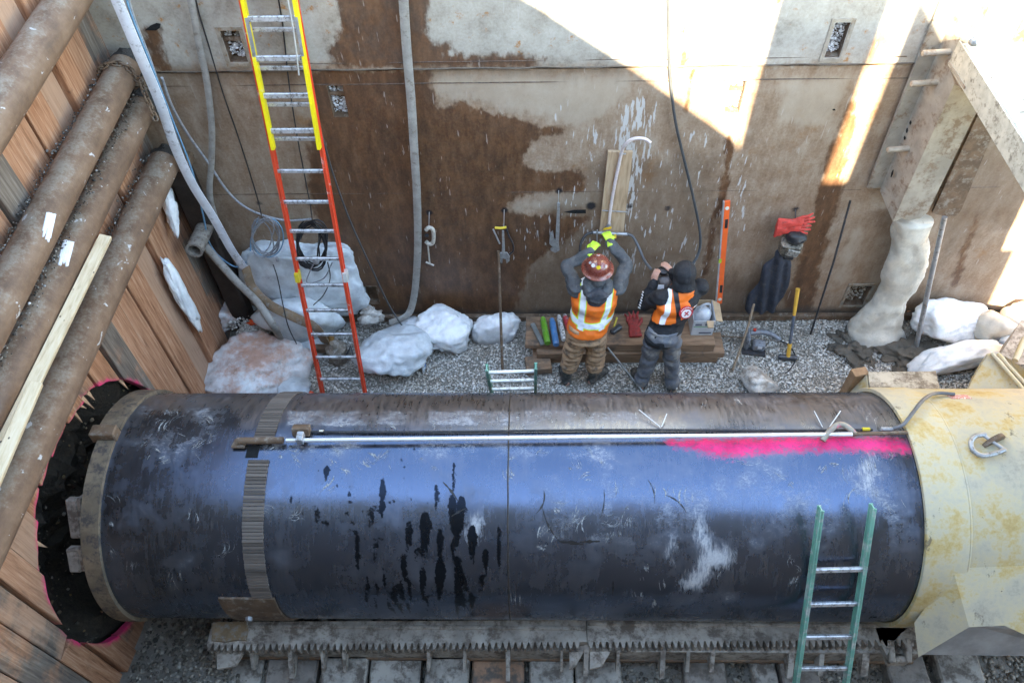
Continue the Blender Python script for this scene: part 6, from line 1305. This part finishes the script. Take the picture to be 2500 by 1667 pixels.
for s in 'LR': limb(m_, [J['hip'+s], lerp(J['hip'+s], J['kn'+s], .5), J['kn'+s], lerp(J['kn'+s], J['an'+s], .42)], [.108, .105, .1, .098])
remesh(m_, .011, 'trousers', BROWN, w1, 2, fold(.014, 75, 9, .5))
BOOT = simple('muddy_rubber_boot', (.045, .047, .043), .6, 0, .3, 12, (.14, .125, .11), .45, .4)
for s in 'LR':
    m_ = limb(MB(), [lerp(J['kn'+s], J['an'+s], .3), J['an'+s]], [.07, .058]); footloft(m_, J['an'+s], J['toe'+s], .29, .012); remesh(m_, .01, 'boot', BOOT, w1, 2, lambda co: .004*fbm(co, 12, 3))
GLV = simple('lime_knit_glove', (.55, .8, .06), .7, 0, .15, 20, (.3, .35, .2), .25, .3)
for s in 'LR':
    m_ = hand(MB(), J['wr'+s], J['hd'+s], J['hb'+s], J['th'+s], J['curl'], 1.08, .0115); m_.tube([J['wr'+s]-unit(J['hd'+s])*.05, J['wr'+s]+unit(J['hd'+s])*.01], [.042, .036], 14); remesh(m_, .0065, 'glove', GLV, w1, 2)
HATM = simple('maroon_hard_hat', (.2, .045, .03), .3, 0, .2, 9, (.3, .14, .1), .3, .1, coat=.4)
hat = thing('hard_hat', 'maroon full brim hard hat with round stickers worn by the worker', 'hard hat', J['head'])
bpy.data.objects.remove(hat)
hd = J['head']+A3(0, -.02, .055); ax = unit(A3(.02, -.1, 1))
ht = MB().lathe([(.152, -.012), (.158, -.004), (.15, .004), (.128, .016), (.122, .03), (.118, .06), (.104, .09), (.078, .114), (.04, .127), (.0005, .13)], hd, ax, 40).build('hard_hat', HATM, w1, 60)
MB().tube([hd+ax*(.128-.9*t*t*.9)+A3(0, t, 0)*1. for t in np.linspace(-.075, .08, 9)], .012, 8, flat=(1.6, .6)).build('ridge', HATM, ht, 60)
def sticker(dx, dy, r, c, nm):
    rr = math.hypot(dx, dy); h = float(np.interp(rr, [0, .04, .078, .104, .118], [.13, .127, .114, .09, .06])); nrm = unit(A3(dx, dy, max(.02, .14-rr))*A3(1, 1, 1.1)); p = hd+A3(dx, dy, h-.006*0)
    MB().lathe([(r, .0), (r, .003), (r*.96, .004)], p+nrm*.001, nrm, 18).build('sticker', simple(nm, c, .5, 0, .15, 60), ht, 40)
sticker(-.003, -.092, .021, (.75, .5, .02), 'yellow_disc'); sticker(-.052, -.07, .019, (.72, .7, .68), 'white_disc'); sticker(-.078, -.035, .015, (.5, .48, .48), 'grey_disc'); sticker(.068, -.07, .016, (.5, .4, .38), 'pale_disc'); sticker(.0, .045, .018, (.6, .52, .48), 'cream_disc')
# worker two: black hood, orange vest, dirty jeans
J2 = dict(pelvis=A3(1.33, 5.05, .93), waist=A3(1.37, 5.11, 1.06), chest=A3(1.44, 5.17, 1.28), neck=A3(1.475, 5.21, 1.46), head=A3(1.465, 5.25, 1.60), look=A3(-.35, 1, -.1),
          shL=A3(1.265, 5.15, 1.37), shR=A3(1.66, 5.25, 1.40), wrL=P(1597, 690, y=5.33), wrR=P(1640, 665, y=5.43), poleL=(-.35, -.1, -1), poleR=(.6, .1, -1),
          hipL=A3(1.245, 5.06, .9), hipR=A3(1.42, 5.06, .9), knL=A3(1.245, 5.08, .48), knR=A3(1.48, 5.05, .48), anL=A3(1.2, 5.07, .09), anR=A3(1.53, 5.03, .09), toeL=(-.25, 1), toeR=(.15, 1),
          hdL=A3(.12, .55, .8), hdR=A3(-.6, .6, .5), hbL=A3(-.7, -.6, .3), hbR=A3(.5, -.3, .8), thL=1, thR=-1, curl=.55)
w2 = person(J2, 'worker in black hood and orange vest holding a grey mask up to his face'); bodymesh(w2, J2)
HOOD = simple('black_hoodie', (.016, .017, .02), .85, 0, .3, 9, (.04, .04, .042), .3, .4)
m_ = torso(MB(), J2, .02, lo=0)
for s in 'LR': limb(m_, [J2['sh'+s], lerp(J2['sh'+s], J2['el'+s], .5), J2['el'+s], lerp(J2['el'+s], J2['wr'+s], .55), J2['wr'+s]], [.088, .078, .068, .058, .046])
hj = remesh(m_, .011, 'hoodie', HOOD, w2, 3, fold(.007, 55, 11, 3.))
m_ = MB(); v, f = ico(4); c = J2['head']+A3(.005, -.012, .005); m_.add([c+q*A3(.108, .118, .128) for q in v], f); m_.tube([c+A3(0, -.02, -.06), J2['neck']+A3(0, -.02, 0)], [.1, .11], 16)
bal = remesh(m_, .009, 'hood', HOOD, w2, 3, fold(.003, 40, 10, 4.)); cut(bal, lambda co: not (((Vector(J2['head'])-co).dot(Vector((.33, -.94, .09))) > .072) and abs(co.z-J2['head'][2]+.01) < .05))
MB().tube([c+A3(.108*.0+.03, -.121*math.sin(a)-.001, .131*math.cos(a)) for a in np.linspace(-.3, 1.6, 14)], .0025, 5).build('seam', simple('hood_seam', (.03, .04, .05), .9), bal, 60)
V2 = NT('vest_fabric_two'); _k = V2.attr('stripe'); _b = V2.attr('band'); _f = V2.noise(V2.pos(), 30, 4)
_c = V2.mix(V2.sm(_k, .002, -.002), (.88, .17, .015), (.84, .85, .86)); _c = V2.mix(V2.sm(_b, .002, -.002), _c, (.02, .02, .024)); V2 = V2.out(_c, .6, 0, _f, .2, .004)
def cx2(z): return np.interp(z, [.93, 1.06, 1.28, 1.46], [1.33, 1.37, 1.44, 1.475])
def st2(co): lx = co[:, 0]-cx2(co[:, 2]); z = co[:, 2]; return np.minimum(np.abs(lx+.125+.35*(1.32-z)*-.25)-.026, np.abs(lx-.165)-.02)
def bd2(co): lx = co[:, 0]-cx2(co[:, 2]); z = co[:, 2]; return np.minimum(np.abs(lx+.075-.42*(1.44-z))-.024, np.abs(lx-.2)-.013)
m_ = MB(); R = []
for k, dz, w_, d_ in (('pelvis', .1, .2, .15), ('waist', 0, .2, .15), ('chest', -.08, .21, .155), ('chest', .03, .22, .158), ('neck', -.085, .2, .14), ('neck', -.035, .15, .12), ('neck', -.005, .1, .1)): R.append((J2[k]+A3(0, 0, dz), unit(J2['shR']-J2['shL'])*A3(1, 1, .3)*w_, fy*d_))
m_.ellring(R, 28); vs2 = remesh(m_, .01, 'vest', V2, w2, 3, fold(.006, 40, 10, 6.), {'stripe': st2, 'band': bd2})
cut(vs2, lambda co: co.z > 1.14+.26*max(0, co.x-1.36)-.25*max(0, 1.30-co.x))
# round emblem on the back and the lettering on the sleeve
ec = J2['chest']+A3(.06, -.172, .03); en = unit(A3(.25, -1, .25)); ex = unit(np.cross(A3(0, 0, 1), en)); ey = np.cross(en, ex)
em = MB().lathe([(.072, -.01), (.072, .004)], ec, en, 28).build('emblem', simple('red_print', (.55, .03, .04), .7), w2, 40)
MB().lathe([(.05, .002), (.05, .0065)], ec-ey*.01, en, 24).build('emblem_disc', simple('white_print', (.8, .78, .78), .7), em, 40)
for a, b in (((-.02, .015), (.02, -.03)), ((.02, .015), (-.02, -.03))): MB().bar(ec+ex*a[0]+ey*a[1]+en*.008, ec+ex*b[0]+ey*b[1]+en*.008, .012, .003, en).build('emblem_mark', simple('red_mark', (.5, .04, .05), .7), em)
for k in range(9):
    a = math.radians(150-15*k); MB().box(ec+(ex*math.cos(a)+ey*math.sin(a))*.061+en*.0055, (.008, .011, .003), np.stack([ex, ey, en], 1)@rot('Z', math.degrees(a)-90)).build('emblem_letter', simple('white_letter', (.8, .78, .76), .7), em)
e, wv = J2['elL'], J2['wrL']; ax = unit(wv-e); out_ = unit(np.cross(ax, A3(0, 1, .2))); out_ = out_ if out_[0] < 0 else -out_; bk = unit(np.cross(out_, ax)); bk = bk if bk[1] < 0 else -bk
rg = np.random.default_rng(5)
for k in range(7):
    p = e+ax*(-.02+.028*k)+unit(out_*(1-.05*k)+bk*(.9-.13*k))*.076; nn = unit(p-(e+ax*(-.02+.028*k))); MB().box(p, (.015, .02+.014*rg.random(), .003), basis(ax, nn)@rot('Z', rg.uniform(-25, 25))).build('sleeve_letter', simple('sleeve_print', (.8, .8, .8), .7), hj)
JEAN = simple('dirty_dark_jeans', (.13, .14, .16), .85, 0, .3, 5, (.25, .235, .215), .42, .5)
m_ = MB(); m_.ellring([(J2['pelvis']+A3(0, 0, .1), A3(.165, 0, 0), fy*.12), (J2['pelvis']+A3(0, 0, .02), A3(.18, 0, 0), fy*.14), (J2['pelvis']+A3(0, -.01, -.06), A3(.18, 0, 0), fy*.14), (J2['pelvis']+A3(0, 0, -.12), A3(.15, 0, 0), fy*.11)], 24)
for s in 'LR': limb(m_, [J2['hip'+s], lerp(J2['hip'+s], J2['kn'+s], .5), J2['kn'+s], lerp(J2['kn'+s], J2['an'+s], .5), J2['an'+s]+A3(0, -.01, .0)], [.102, .098, .088, .08, .078])
remesh(m_, .011, 'jeans', JEAN, w2, 2, fold(.01, 40, 8, 8.))
for s in 'LR': m_ = footloft(MB(), J2['an'+s], J2['toe'+s], .29, .012); limb(m_, [J2['an'+s]+A3(0, 0, .08), J2['an'+s]], [.055, .055]); remesh(m_, .01, 'boot', BOOT, w2, 2)
mk2 = thing('face_mask', 'grey respirator mask with white tag held up by the worker in black', 'mask', P(1622, 690, y=5.4)); c = P(1622, 690, y=5.42)
m_ = MB().blob(c, (.085, .07, .1), 5, .2, 1.6, 3); m_.build('shell', simple('grey_mask_cloth', (.2, .185, .18), .8, 0, .25, 20), mk2, 180)
m_ = MB().blob(P(1618, 663, y=5.44), (.065, .04, .03), 6, .4, 2.5, 3); m_.build('strap', BLACK, mk2, 180); MB().box(P(1613, 702, y=5.33), (.065, .006, .06), rot('X', -20), .002).build('white_tag', simple('white_card_tag', (.75, .76, .78), .6), mk2)
